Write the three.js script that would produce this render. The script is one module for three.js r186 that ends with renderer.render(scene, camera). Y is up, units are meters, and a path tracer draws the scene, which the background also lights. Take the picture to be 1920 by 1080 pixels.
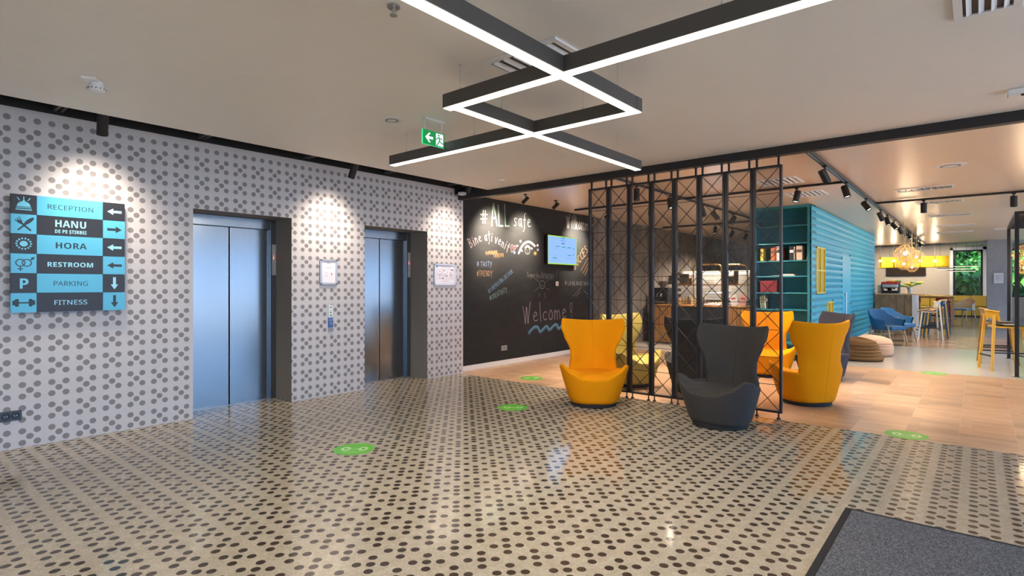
import * as THREE from 'three';
import { RoundedBoxGeometry } from 'three/addons/geometries/RoundedBoxGeometry.js';
import { mergeGeometries } from 'three/addons/utils/BufferGeometryUtils.js';
import { RectAreaLightUniformsLib } from 'three/addons/lights/RectAreaLightUniformsLib.js';

// ---------- camera, sky, exposure ----------
const scene = new THREE.Scene();
const renderer = new THREE.WebGLRenderer();
renderer.toneMapping = THREE.LinearToneMapping;
renderer.toneMappingExposure = 1.46;
renderer.shadowMap.enabled = true;
RectAreaLightUniformsLib.init();

const FPX = 1040, HY = 535.5, YAW = 40 * Math.PI / 180, EYE = 1.4;      // focal length and horizon in pixels of the 1920x1080 frame
const camera = new THREE.PerspectiveCamera(2 * Math.atan(540 / FPX) * 180 / Math.PI, 16 / 9, 0.05, 200);
camera.position.set(0, EYE, 0);
camera.rotation.y = YAW;
camera.setViewOffset(1920, 1080, 0, 540 - HY, 1920, 1080);
camera.updateProjectionMatrix();
scene.background = new THREE.Color().setRGB(0.95, 1.8, 3.1);          // bright overcast daylight, blue against the warm lamps
const sun = new THREE.DirectionalLight(new THREE.Color().setRGB(1, 0.93, 0.84), 15);      // high behind the building: it lights the street and the trees only
sun.position.set(-14, 40, 22); sun.target.position.set(0, 0, -12); sun.castShadow = true; sun.shadow.radius = 3;
Object.assign(sun.shadow.camera, { left: -60, right: 60, top: 60, bottom: -60, near: 1, far: 160 }); sun.shadow.mapSize.set(2048, 2048);
scene.add(sun, sun.target);

// a pixel is a direction; the plane it lands on gives the place
function ray(px, py) {
  const a = (px - 960) / FPX, b = (HY - py) / FPX;
  return [-Math.sin(YAW) + Math.cos(YAW) * a, b, -Math.cos(YAW) - Math.sin(YAW) * a];
}
const onY = (px, py, y = 0) => { const d = ray(px, py), t = (y - EYE) / d[1]; return [d[0] * t, y, d[2] * t]; };
const onX = (px, py, x) => { const d = ray(px, py), t = x / d[0]; return [x, EYE + d[1] * t, d[2] * t]; };
const onZ = (px, py, z) => { const d = ray(px, py), t = z / d[2]; return [d[0] * t, EYE + d[1] * t, z]; };

// ---------- helpers ----------
let seed = 12345;
const rnd = () => { seed = (seed * 1664525 + 1013904223) >>> 0; return seed / 4294967296; };
const rr = (a, b) => a + (b - a) * rnd();
const taken = {};
function numbered(n) { const k = taken[n] = (taken[n] ?? -1) + 1; return k ? `${n}_${String(k).padStart(3, '0')}` : n; }
function tag(o, label, category, group, kind) {
  if (label) o.userData.label = label;
  if (category) o.userData.category = category;
  if (group) o.userData.group = group;
  if (kind) o.userData.kind = kind;
  return o;
}
function shade(o) { o.castShadow = true; o.receiveShadow = true; return o; }
function thing(name, label, category, [x, y, z] = [0, 0, 0], turn = 0, group) {
  const g = new THREE.Group(); g.name = numbered(name); g.position.set(x, y, z); g.rotation.y = turn;
  scene.add(g); return tag(g, label, category, group);
}
function clean(g) { const c = g.index ? g.toNonIndexed() : g; for (const k of Object.keys(c.attributes)) if (!['position', 'normal', 'uv'].includes(k)) c.deleteAttribute(k); return c; }
function part(name, geo, mat, parent, pos, rot) {
  const g = Array.isArray(geo) ? (geo.length === 1 ? geo[0] : mergeGeometries(geo.map(clean))) : geo;
  const m = shade(new THREE.Mesh(g, mat)); m.name = name;
  if (pos) m.position.set(...pos);
  if (rot) m.rotation.set(...rot);
  parent.add(m); return m;
}
function solo(name, geo, mat, label, category, pos, rot, group) { const m = part(numbered(name), geo, mat, scene, pos, rot); return tag(m, label, category, group); }
function struct(name, geo, mat, pos, rot, label) { const m = part(name, geo, mat, scene, pos, rot); taken[name] = 0; return tag(m, label, null, null, 'structure'); }
function copy(src, pos, turn, label) {
  const c = src.clone(); c.name = numbered(src.name.replace(/_\d{3}$/, '')); c.position.set(...pos); c.rotation.y = turn; c.userData = { ...src.userData };
  if (label) c.userData.label = label; scene.add(c); return c;
}
const box = (w, h, d, x = 0, y = 0, z = 0) => new THREE.BoxGeometry(w, h, d).translate(x, y, z);
const span = (x0, x1, y0, y1, z0, z1) => box(Math.abs(x1 - x0), Math.abs(y1 - y0), Math.abs(z1 - z0), (x0 + x1) / 2, (y0 + y1) / 2, (z0 + z1) / 2);
const rbox = (w, h, d, r = 0.01, x = 0, y = 0, z = 0, n = 2) => new RoundedBoxGeometry(w, h, d, n, Math.min(r, w / 2.01, h / 2.01, d / 2.01)).translate(x, y, z);
const cyl = (r0, r1, h, x = 0, y = 0, z = 0, n = 20) => new THREE.CylinderGeometry(r0, r1, h, n).translate(x, y, z);
function rod(a, b, r0, r1 = r0, n = 8) {
  const A = new THREE.Vector3(...a), B = new THREE.Vector3(...b), d = B.clone().sub(A), g = new THREE.CylinderGeometry(r1, r0, d.length(), n);
  g.applyQuaternion(new THREE.Quaternion().setFromUnitVectors(new THREE.Vector3(0, 1, 0), d.normalize()));
  return g.translate((a[0] + b[0]) / 2, (a[1] + b[1]) / 2, (a[2] + b[2]) / 2);
}
function bar(a, b, w, h) {    // a rectangular bar between two points
  const A = new THREE.Vector3(...a), B = new THREE.Vector3(...b), d = B.clone().sub(A), g = new THREE.BoxGeometry(w, d.length(), h);
  g.applyQuaternion(new THREE.Quaternion().setFromUnitVectors(new THREE.Vector3(0, 1, 0), d.normalize()));
  return g.translate((a[0] + b[0]) / 2, (a[1] + b[1]) / 2, (a[2] + b[2]) / 2);
}
const tube = (pts, r, n = 8, seg = 40) => new THREE.TubeGeometry(new THREE.CatmullRomCurve3(pts.map((p) => new THREE.Vector3(...p))), seg, r, n);
const lathe = (prof, n = 28) => new THREE.LatheGeometry(prof.map((p) => new THREE.Vector2(...p)), n);

// ---------- textures ----------
function hash2(i, j, s = 0) { let h = (i * 374761393 + j * 668265263 + s * 974634777) | 0; h = Math.imul(h ^ (h >>> 13), 1274126177); return ((h ^ (h >>> 16)) >>> 0) / 4294967296; }
function vnoise(x, y, per, s = 0) {    // tiling value noise
  const i = Math.floor(x), j = Math.floor(y), fx = x - i, fy = y - j, m = (k) => ((k % per) + per) % per;
  const u = fx * fx * (3 - 2 * fx), v = fy * fy * (3 - 2 * fy);
  const a = hash2(m(i), m(j), s), b = hash2(m(i + 1), m(j), s), c = hash2(m(i), m(j + 1), s), d = hash2(m(i + 1), m(j + 1), s);
  return (a * (1 - u) + b * u) * (1 - v) + (c * (1 - u) + d * u) * v;
}
function texture(n, metres, fn, { srgb = true, h = n } = {}) {     // fn(u, v) in metres -> [r, g, b] 0..1 display values
  const data = new Uint8Array(n * h * 4), q = metres / n;
  for (let j = 0; j < h; j++) for (let i = 0; i < n; i++) {
    const c = fn((i + 0.5) * q, (j + 0.5) * q), k = (j * n + i) * 4;
    data[k] = Math.max(0, Math.min(255, c[0] * 255)); data[k + 1] = Math.max(0, Math.min(255, c[1] * 255)); data[k + 2] = Math.max(0, Math.min(255, c[2] * 255)); data[k + 3] = 255;
  }
  const t = new THREE.DataTexture(data, n, h, THREE.RGBAFormat);
  t.wrapS = t.wrapT = THREE.RepeatWrapping; t.magFilter = THREE.LinearFilter; t.minFilter = THREE.LinearMipmapLinearFilter; t.generateMipmaps = true;
  if (srgb) t.colorSpace = THREE.SRGBColorSpace;
  t.repeat.set(1 / metres, n / h / metres); t.needsUpdate = true;
  return t;
}
function canvasTex(w, h, draw) {
  const c = document.createElement('canvas'); c.width = w; c.height = h; draw(c.getContext('2d'), w, h);
  const t = new THREE.CanvasTexture(c); t.colorSpace = THREE.SRGBColorSpace; t.anisotropy = 8; return t;
}
const std = (c, rough = 0.6, metal = 0, extra = {}) => new THREE.MeshStandardMaterial({ color: Array.isArray(c) ? new THREE.Color().setRGB(...c) : c, roughness: rough, metalness: metal, ...extra });
const phys = (c, o) => new THREE.MeshPhysicalMaterial({ color: Array.isArray(c) ? new THREE.Color().setRGB(...c) : c, ...o });
const glow = (c, k) => std([0.02, 0.02, 0.02], 0.6, 0, { emissive: new THREE.Color().setRGB(...c), emissiveIntensity: k });

function dotDist(u, v, p, u0, v0) {    // square grid of dots, with one more in the middle of every second cell of every second row
  const a = (u - u0) / p, b = (v - v0) / p;
  const d1 = Math.hypot(a - Math.round(a), b - Math.round(b));
  const a2 = (a - 0.5) / 2, b2 = (b - 0.5) / 2;
  const d2 = Math.hypot((a2 - Math.round(a2)) * 2, (b2 - Math.round(b2)) * 2);
  return Math.min(d1, d2) * p;
}
const wallDots = texture(1600, 1.6, (u, v) => {
  const k = THREE.MathUtils.smoothstep(dotDist(u, v, 0.1, 0.952, 0.04), 0.0248, 0.0266);
  const g = (vnoise(u * 60, v * 60, 96, 1) - 0.5) * 0.012 + (hash2(Math.floor(u * 1000), Math.floor(v * 1000), 2) - 0.5) * 0.012;
  return [0.525 + 0.265 * k + g, 0.51 + 0.27 * k + g, 0.515 + 0.275 * k + g];
});
const FP = 0.0985;
const floorDots = texture(2048, FP * 8, (u, v) => {
  // u runs with x, v with -z
  const k = THREE.MathUtils.smoothstep(dotDist(u, v, FP, -1.94 - FP / 2, 2.071 - FP / 2), 0.0225, 0.0242);
  const per = 64, q = FP * 8 / per;
  const n1 = vnoise(u / q, v / q, per, 3), n2 = vnoise(u / q * 2, v / q * 2, per * 2, 4), n3 = vnoise(u / q / 4, v / q / 4, per / 4, 5);
  const cell = hash2(Math.floor(u / q * 4), Math.floor(v / q * 4), 6);
  let s = (n1 - 0.5) * 0.05 + (n2 - 0.5) * 0.05 + (n3 - 0.5) * 0.04;
  let c = [0.665 + s, 0.625 + s, 0.555 + s];
  if (cell > 0.988) c = [0.82, 0.77, 0.69]; else if (cell < 0.012) c = [0.52, 0.45, 0.37];
  const dk = 0.012 * (n2 - 0.5), d = cell > 0.995 ? [0.42, 0.38, 0.33] : [0.245 + dk, 0.205 + dk, 0.175 + dk];
  return [d[0] + (c[0] - d[0]) * k, d[1] + (c[1] - d[1]) * k, d[2] + (c[2] - d[2]) * k];
});
const floorRough = texture(512, 1.97, (u, v) => { const n = vnoise(u / 1.97 * 24, v / 1.97 * 24, 24, 7) * 0.6 + vnoise(u / 1.97 * 96, v / 1.97 * 96, 96, 8) * 0.4; const r = 0.9 + n * 0.2; return [r * 0.9, r * 0.9, r * 0.9]; }, { srgb: false });
function woodTex(c0, c1, sx, sy, s, n = 512, m = 1) {   // streaks along u
  return texture(n, m, (u, v) => {
    const w = vnoise(u / m * sx, v / m * sy, 64, s) * 0.55 + vnoise(u / m * sx * 2, v / m * sy * 4, 256, s + 1) * 0.3 + vnoise(u / m * 4, v / m * 4, 4, s + 2) * 0.35;
    const k = Math.min(1, Math.max(0, w * 1.15 - 0.12));
    return [c0[0] + (c1[0] - c0[0]) * k, c0[1] + (c1[1] - c0[1]) * k, c0[2] + (c1[2] - c0[2]) * k];
  });
}
const grainTex = (base, amp, s, n = 512, m = 1, f = 32) => texture(n, m, (u, v) => {
  const k = (vnoise(u / m * f, v / m * f, f, s) - 0.5) * amp + (vnoise(u / m * f * 4, v / m * f * 4, f * 4, s + 1) - 0.5) * amp + (vnoise(u / m * 4, v / m * 4, 4, s + 2) - 0.5) * amp;
  return [base[0] + k, base[1] + k, base[2] + k];
});

const M = {
  wallDots: std(0xffffff, 0.55, 0, { map: wallDots }),
  reveal: std([0.24, 0.22, 0.2], 0.6),
  black: std([0.012, 0.012, 0.013], 0.5),
  blackMetal: std([0.022, 0.022, 0.025], 0.38, 0.35),
  beam: std([0.016, 0.016, 0.019], 0.5),
  ceiling: std([0.92, 0.87, 0.8], 0.6, 0, { map: grainTex([0.97, 0.97, 0.97], 0.006, 11, 512, 4) }),
  ceilingGloss: std([0.8, 0.62, 0.46], 0.3),
  floor: std(0xffffff, 0.12, 0, { map: floorDots, roughnessMap: floorRough }),
  floorWhite: std([0.62, 0.58, 0.53], 0.14, 0, { map: grainTex([0.95, 0.95, 0.95], 0.02, 13, 512, 2) }),
  floorGrey: std([0.25, 0.24, 0.23], 0.16, 0, { map: grainTex([0.9, 0.9, 0.9], 0.08, 14, 512, 2) }),
  grout: std([0.72, 0.64, 0.56], 0.7),
  white: std([0.75, 0.74, 0.73], 0.5),
  whitePlastic: std([0.78, 0.78, 0.78], 0.35),
  steel: phys([0.27, 0.295, 0.32], { metalness: 1, roughness: 0.2, anisotropy: 0.5, anisotropyRotation: Math.PI / 2 }),
  steelPlain: std([0.55, 0.55, 0.55], 0.3, 1),
  concrete: std(0xffffff, 0.8, 0, { map: texture(512, 2, (u, v) => { const k = (vnoise(u * 16, v * 2, 32, 21) - 0.5) * 0.14 + (vnoise(u * 4, v * 4, 8, 22) - 0.5) * 0.1 + (vnoise(u * 64, v * 64, 128, 23) - 0.5) * 0.05; return [0.47 + k, 0.44 + k, 0.41 + k]; }) }),
  column: std(0xffffff, 0.8, 0, { map: grainTex([0.62, 0.62, 0.63], 0.035, 24, 512, 2) }),
  taupe: std([0.45, 0.39, 0.31], 0.8),
  teal: std([0.04, 0.44, 0.6], 0.5),
  tealCase: std([0.02, 0.22, 0.29], 0.5),
  yellowPaint: std([0.78, 0.58, 0.01], 0.45),
  yellowDeep: std([0.5, 0.35, 0.005], 0.5),
  velvetYellow: phys([0.82, 0.3, 0.001], { roughness: 0.85, specularIntensity: 0.3, sheen: 0.15, sheenRoughness: 0.5, sheenColor: new THREE.Color().setRGB(0.9, 0.45, 0.05) }),
  velvetLemon: phys([0.6, 0.48, 0.11], { roughness: 0.85, sheen: 0.3, sheenRoughness: 0.5, sheenColor: new THREE.Color().setRGB(0.9, 0.8, 0.3) }),
  felt: phys([0.04, 0.037, 0.035], { roughness: 0.9, sheen: 0.25, sheenRoughness: 0.6, sheenColor: new THREE.Color().setRGB(0.25, 0.25, 0.27) }),
  feltNavy: phys([0.045, 0.05, 0.075], { roughness: 0.9, sheen: 0.25, sheenRoughness: 0.6, sheenColor: new THREE.Color().setRGB(0.2, 0.25, 0.35) }),
  blueSeat: std([0.02, 0.12, 0.27], 0.55),
  paleWood: std(0xffffff, 0.5, 0, { map: woodTex([0.86, 0.76, 0.62], [0.72, 0.58, 0.42], 2, 24, 31) }),
  oak: std(0xffffff, 0.5, 0, { map: woodTex([0.78, 0.6, 0.38], [0.58, 0.4, 0.22], 2, 24, 33) }),
  greyOak: std(0xffffff, 0.55, 0, { map: woodTex([0.6, 0.52, 0.41], [0.42, 0.34, 0.25], 24, 2, 35) }),
  walnut: std(0xffffff, 0.5, 0, { map: woodTex([0.4, 0.24, 0.13], [0.22, 0.12, 0.07], 2, 20, 37) }),
  brass: std([0.7, 0.48, 0.2], 0.3, 1),
  mustard: std([0.42, 0.27, 0.03], 0.7),
  red: std([0.55, 0.02, 0.02], 0.4),
  glass: phys([1, 1, 1], { transmission: 1, roughness: 0, thickness: 0, ior: 1.45 }),
  jar: phys([0.9, 0.95, 0.95], { transmission: 0.85, roughness: 0.05, thickness: 0 }),
  paper: std([0.82, 0.81, 0.84], 0.6),
  rubber: std([0.014, 0.014, 0.016], 0.8),
};

function muv(g) {      // uv in metres from position, by the way each face points
  const c = clean(g), p = c.attributes.position, n = c.attributes.normal, uv = new Float32Array(p.count * 2);
  for (let i = 0; i < p.count; i++) {
    const ax = Math.abs(n.getX(i)), ay = Math.abs(n.getY(i)), az = Math.abs(n.getZ(i));
    const [u, v] = ay > 0.7 ? [p.getX(i), -p.getZ(i)] : ax > az ? [-p.getZ(i), p.getY(i)] : [p.getX(i), p.getY(i)];
    uv[i * 2] = u; uv[i * 2 + 1] = v;
  }
  c.setAttribute('uv', new THREE.BufferAttribute(uv, 2)); return c;
}
function grid(nu, nv, fn, closeU = false) {     // a smooth surface through fn(i, j)
  const pos = [], uv = [], idx = [], cols = closeU ? nu : nu + 1;
  for (let j = 0; j <= nv; j++) for (let i = 0; i < cols; i++) { pos.push(...fn(i, j)); uv.push(i / nu, j / nv); }
  for (let j = 0; j < nv; j++) for (let i = 0; i < nu; i++) {
    const a = j * cols + i, b = j * cols + (i + 1) % cols, c = a + cols, d = b + cols;
    idx.push(a, b, d, a, d, c);
  }
  const g = new THREE.BufferGeometry();
  g.setAttribute('position', new THREE.Float32BufferAttribute(pos, 3)); g.setAttribute('uv', new THREE.Float32BufferAttribute(uv, 2));
  g.setIndex(idx); g.computeVertexNormals(); return g;
}
const lerpTable = (t, x) => { if (x <= t[0][0]) return t[0][1]; for (let i = 1; i < t.length; i++) if (x <= t[i][0]) { let k = (x - t[i - 1][0]) / (t[i][0] - t[i - 1][0]); k = k * k * (3 - 2 * k); return t[i - 1][1] + (t[i][1] - t[i - 1][1]) * k; } return t[t.length - 1][1]; };

// ---------- lamps shared by many fittings ----------
function spot(at, to, cd, deg, pen = 0.7, color = [1, 0.83, 0.66], size = 1.5) {
  const l = new THREE.SpotLight(new THREE.Color().setRGB(...color), cd, 0, deg * Math.PI / 180, pen, 2);
  l.position.set(...at); l.target.position.set(...to); l.castShadow = true; l.shadow.radius = size; scene.add(l, l.target); return l;
}
function areaLight(at, to, w, h, k, color = [1, 0.905, 0.79]) {
  const l = new THREE.RectAreaLight(new THREE.Color().setRGB(...color), k, w, h); l.position.set(...at); l.lookAt(...to); l.castShadow = true; scene.add(l); return l;
}
function bulbLight(at, cd, color = [1, 0.72, 0.45]) { const l = new THREE.PointLight(new THREE.Color().setRGB(...color), cd, 0, 2); l.position.set(...at); l.castShadow = true; l.shadow.radius = 1.5; scene.add(l); return l; }

// ---------- the setting ----------
const WX = -6.325, BX = -6.42, ZB = -6.22, XR = 4.6, ZF = 5, HL = 2.85, HF = 2.9, ZEND = -32.6;
struct('floor', muv(span(-7, XR, -0.2, 0, ZF, ZB)), M.floor, null, null, 'beige terrazzo floor with a grid of dark dots');
// stone-look tiles beyond the dotted floor
{
  const bed = struct('floor_tiled', muv(span(-7, XR, -0.2, -0.0015, ZB, -11.2)), M.grout, null, null, 'floor of sandy stone-look tiles');
  const tones = [[[0.86, 0.72, 0.58], [0.7, 0.55, 0.42]], [[0.83, 0.7, 0.57], [0.64, 0.5, 0.38]], [[0.88, 0.75, 0.61], [0.74, 0.58, 0.45]]];
  const mats = tones.map(([a, b], k) => std(0xffffff, 0.3, 0, { map: woodTex(a, b, 1.6, 12, 41 + k * 5, 512, 1) }));
  const TW = 0.407, TL = 0.8, geos = [];
  for (let k = 0; k < 4; k++) { const g = muv(span(-TW / 2 + 0.0012, TW / 2 - 0.0012, -0.006, 0, -TL / 2 + 0.0012, TL / 2 - 0.0012)); const uv = g.attributes.uv; for (let i = 0; i < uv.count; i++) uv.setXY(i, uv.getX(i) + k * 0.37, uv.getY(i) + k * 0.61); geos.push(g); }
  for (let c = 0; c < 29; c++) for (let r = -1; r < 8; r++) {
    const x = -7 + 0.153 + (c) * TW, zc = ZB - 0.001 - (r + 0.5 + [0, 0.333, 0.667][c % 3]) * TL;
    const z0 = Math.min(ZB, zc + TL / 2), z1 = Math.max(-11.2, zc - TL / 2);
    if (z0 - z1 < 0.03 || x > XR - 0.2) continue;
    const full = z0 - z1 > TL - 0.01, g = geos[Math.floor(rnd() * 4)];
    const t = part('tile', g, mats[Math.floor(rnd() * 3)], bed, [x, 0, (z0 + z1) / 2]);
    if (!full) t.scale.z = (z0 - z1) / TL;
  }
}
struct('floor_pale', muv(span(-7, XR, -0.2, 0, -11.2, -15.6)), M.floorWhite, null, null, 'polished pale terrazzo floor');
struct('floor_sand', muv(span(-7, XR, -0.2, 0, -15.6, -19.6)), std(0xffffff, 0.2, 0, { map: woodTex([0.74, 0.62, 0.52], [0.58, 0.46, 0.36], 2, 10, 61, 512, 1) }), null, null, 'sandy stone-look floor of the restaurant');
struct('floor_grey', muv(span(-7, XR, -0.2, 0, -19.6, ZEND)), M.floorGrey, null, null, 'polished grey floor of the restaurant');

// wall with the two elevators: dotted wallpaper in front, plain grey inside the recesses
{
  const e = [[2.315, 3.41], [4.449, 5.56]], top = 2.213, s = new THREE.Shape();
  s.moveTo(-ZF, 0); for (const [a, b] of e) { s.lineTo(a, 0); s.lineTo(a, top); s.lineTo(b, top); s.lineTo(b, 0); }
  s.lineTo(6.315, 0); s.lineTo(6.315, 2.866); s.lineTo(-ZF, 2.866); s.closePath();
  const g = new THREE.ExtrudeGeometry(s, { depth: 0.405, bevelEnabled: false });
  struct('wall_left', g, [M.wallDots, M.reveal], [WX - 0.405, 0, 0], [0, Math.PI / 2, 0], 'pale wall printed with grey dots');
  struct('wall_left_band', span(WX - 0.4, WX, 2.866, 2.93, ZF, -6.315), std([0.586, 0.57, 0.586], 0.55), null, null, 'plain strip above the printed dots');
  struct('wall_left_upper', span(WX - 0.3, WX - 0.004, 2.93, 3.4, ZF, -6.315), M.black);
  struct('wall_left_core', span(-7.2, WX - 0.6, 0, 3.4, ZF, -6.315), M.reveal);
}
struct('wall_back', span(-7, XR + 0.2, 0, 3.4, ZF, ZF + 0.2), M.white);
// ceiling of the lobby, with the black slot along the dotted wall
struct('ceiling', muv(span(-5.68, XR, HL, HL + 0.12, ZF, -6.2)), M.ceiling, null, null, 'plain warm white ceiling');
struct('ceiling_slot', [span(-6.7, -5.5, 3.32, 3.4, ZF, -6.4), span(-5.68, -5.6, HL + 0.12, 3.32, ZF, -6.4)], M.black, null, null, 'black slot between ceiling and dotted wall');
for (let k = -2; k < 5; k++) part('slot_crossbar', [span(-6.32, -5.7, 2.96, 3.0, -1.16 - k * 1.2, -1.185 - k * 1.2), span(-6.32, -5.7, 2.96, 3.0, -1.205 - k * 1.2, -1.23 - k * 1.2)], std([0.06, 0.06, 0.065], 0.5), scene.getObjectByName('ceiling_slot'));
struct('trim_1', rbox(XR + 6.42, 0.19, 0.1, 0.006, (XR - 6.42) / 2, 2.76 + 0.095, -6.25), M.beam, null, null, 'black steel beam above the screen');
struct('ceiling_far', span(-6.7, XR, HF, HF + 0.12, -6.3, -24.6), M.ceilingGloss, null, null, 'glossy warm stretched ceiling');
struct('ceiling_dark', [span(-6.7, XR, 3.45, 3.55, -24.6, ZEND), span(-6.7, XR, HF, 3.45, -24.62, -24.7)], std([0.03, 0.03, 0.032], 0.4), null, null, 'raised dark ceiling at the end of the restaurant');
for (const z of [-26.2, -28, -29.8]) part('ceiling_duct', span(-6, XR, 3.12, 3.3, z, z - 0.5), M.steelPlain, scene.getObjectByName('ceiling_dark'));

// ---------- chalkboard wall ----------
const GL = {   // chalk handwriting: strokes of points, x 0..1, y 0 (line) .. 1 (capital height)
  A: '0,0 .45,1 .55,1 1,0|.2,.35 .8,.35', B: '.1,0 .1,1|.1,1 .8,.9 .75,.6 .1,.52 .9,.4 .85,.08 .1,0', C: '.95,.85 .5,1 .1,.6 .15,.2 .5,0 .95,.12', D: '.1,0 .1,1|.1,1 .7,.9 .95,.5 .7,.1 .1,0',
  E: '.9,1 .1,1|.1,1 .1,0|.1,.52 .7,.52|.1,0 .9,0', G: '.9,.85 .5,1 .1,.6 .15,.2 .5,0 .9,.1 .9,.42|.9,.42 .55,.42', I: '.5,0 .5,1', L: '.15,1 .15,0|.15,0 .9,0', M: '.05,0 .15,1|.15,1 .5,.4|.5,.4 .85,1|.85,1 .95,0',
  N: '.1,0 .1,1|.1,1 .9,0|.9,0 .9,1', P: '.1,0 .1,1|.1,1 .9,.92 .85,.55 .1,.48', O: '.5,1 .1,.7 .1,.3 .5,0 .9,.3 .9,.7 .5,1', R: '.1,0 .1,1|.1,1 .85,.9 .8,.6 .1,.5|.4,.5 .95,0', S: '.9,.88 .5,1 .15,.78 .5,.52 .85,.25 .5,0 .1,.12', T: '0,1 1,1|.5,1 .5,0', U: '.1,1 .12,.25 .5,0 .88,.25 .9,1',
  V: '.05,1 .5,0|.5,0 .95,1', W: '0,.92 .28,0|.28,0 .45,.85|.45,.85 .62,0|.62,0 .95,1.1', Y: '.05,1 .5,.5|.95,1 .3,-.3', '#': '.35,0 .45,1|.65,0 .75,1|.1,.66 1,.7|.05,.32 .95,.36', '!': '.5,1 .45,.3|.45,.06 .47,0',
  a: '.8,.5 .4,.58 .1,.3 .35,0 .75,.15 .82,.55|.82,.55 .85,.05 1,0', c: '.9,.5 .45,.6 .1,.3 .45,0 .95,.1', e: '.1,.32 .85,.36 .8,.56 .4,.6 .08,.3 .4,0 .95,.12', f: '.9,.95 .55,1 .5,.6 .5,-.2 .1,-.3|.15,.5 .85,.52', i: '.5,0 .5,.58|.5,.8 .52,.84', k: '.15,0 .15,1|.8,.6 .18,.28 .9,0', l: '.4,1.05 .38,.1 .75,0',
  m: '.05,0 .08,.58|.08,.45 .3,.6 .45,.4 .47,0|.47,.42 .7,.6 .88,.42 .92,0', n: '.12,0 .14,.58|.14,.42 .5,.62 .82,.42 .86,0', o: '.5,.6 .12,.4 .15,.12 .5,0 .88,.15 .85,.45 .5,.6', r: '.2,0 .22,.58|.22,.4 .5,.6 .85,.55', s: '.85,.52 .45,.6 .2,.42 .6,.28 .75,.1 .4,0 .1,.08', t: '.45,.95 .42,.12 .8,0|.1,.62 .85,.64',
  u: '.12,.58 .18,.1 .5,0 .8,.2 .84,.58|.84,.58 .9,0', v: '.08,.58 .45,0|.45,0 .9,.6', w: '.05,.58 .25,0 .5,.5 .72,0 .95,.6', y: '.1,.58 .25,.15 .5,.08 .8,.3 .85,.58|.85,.58 .7,-.3 .2,-.35', z: '.1,.56 .85,.58|.85,.58 .1,.02|.1,.02 .9,.03', '\u021b': '.45,.95 .42,.12 .8,0|.1,.62 .85,.64|.5,-.12 .4,-.28',
};
const CH = { z0: -6.315, z1: -10.41, top: 2.95 };
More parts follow.
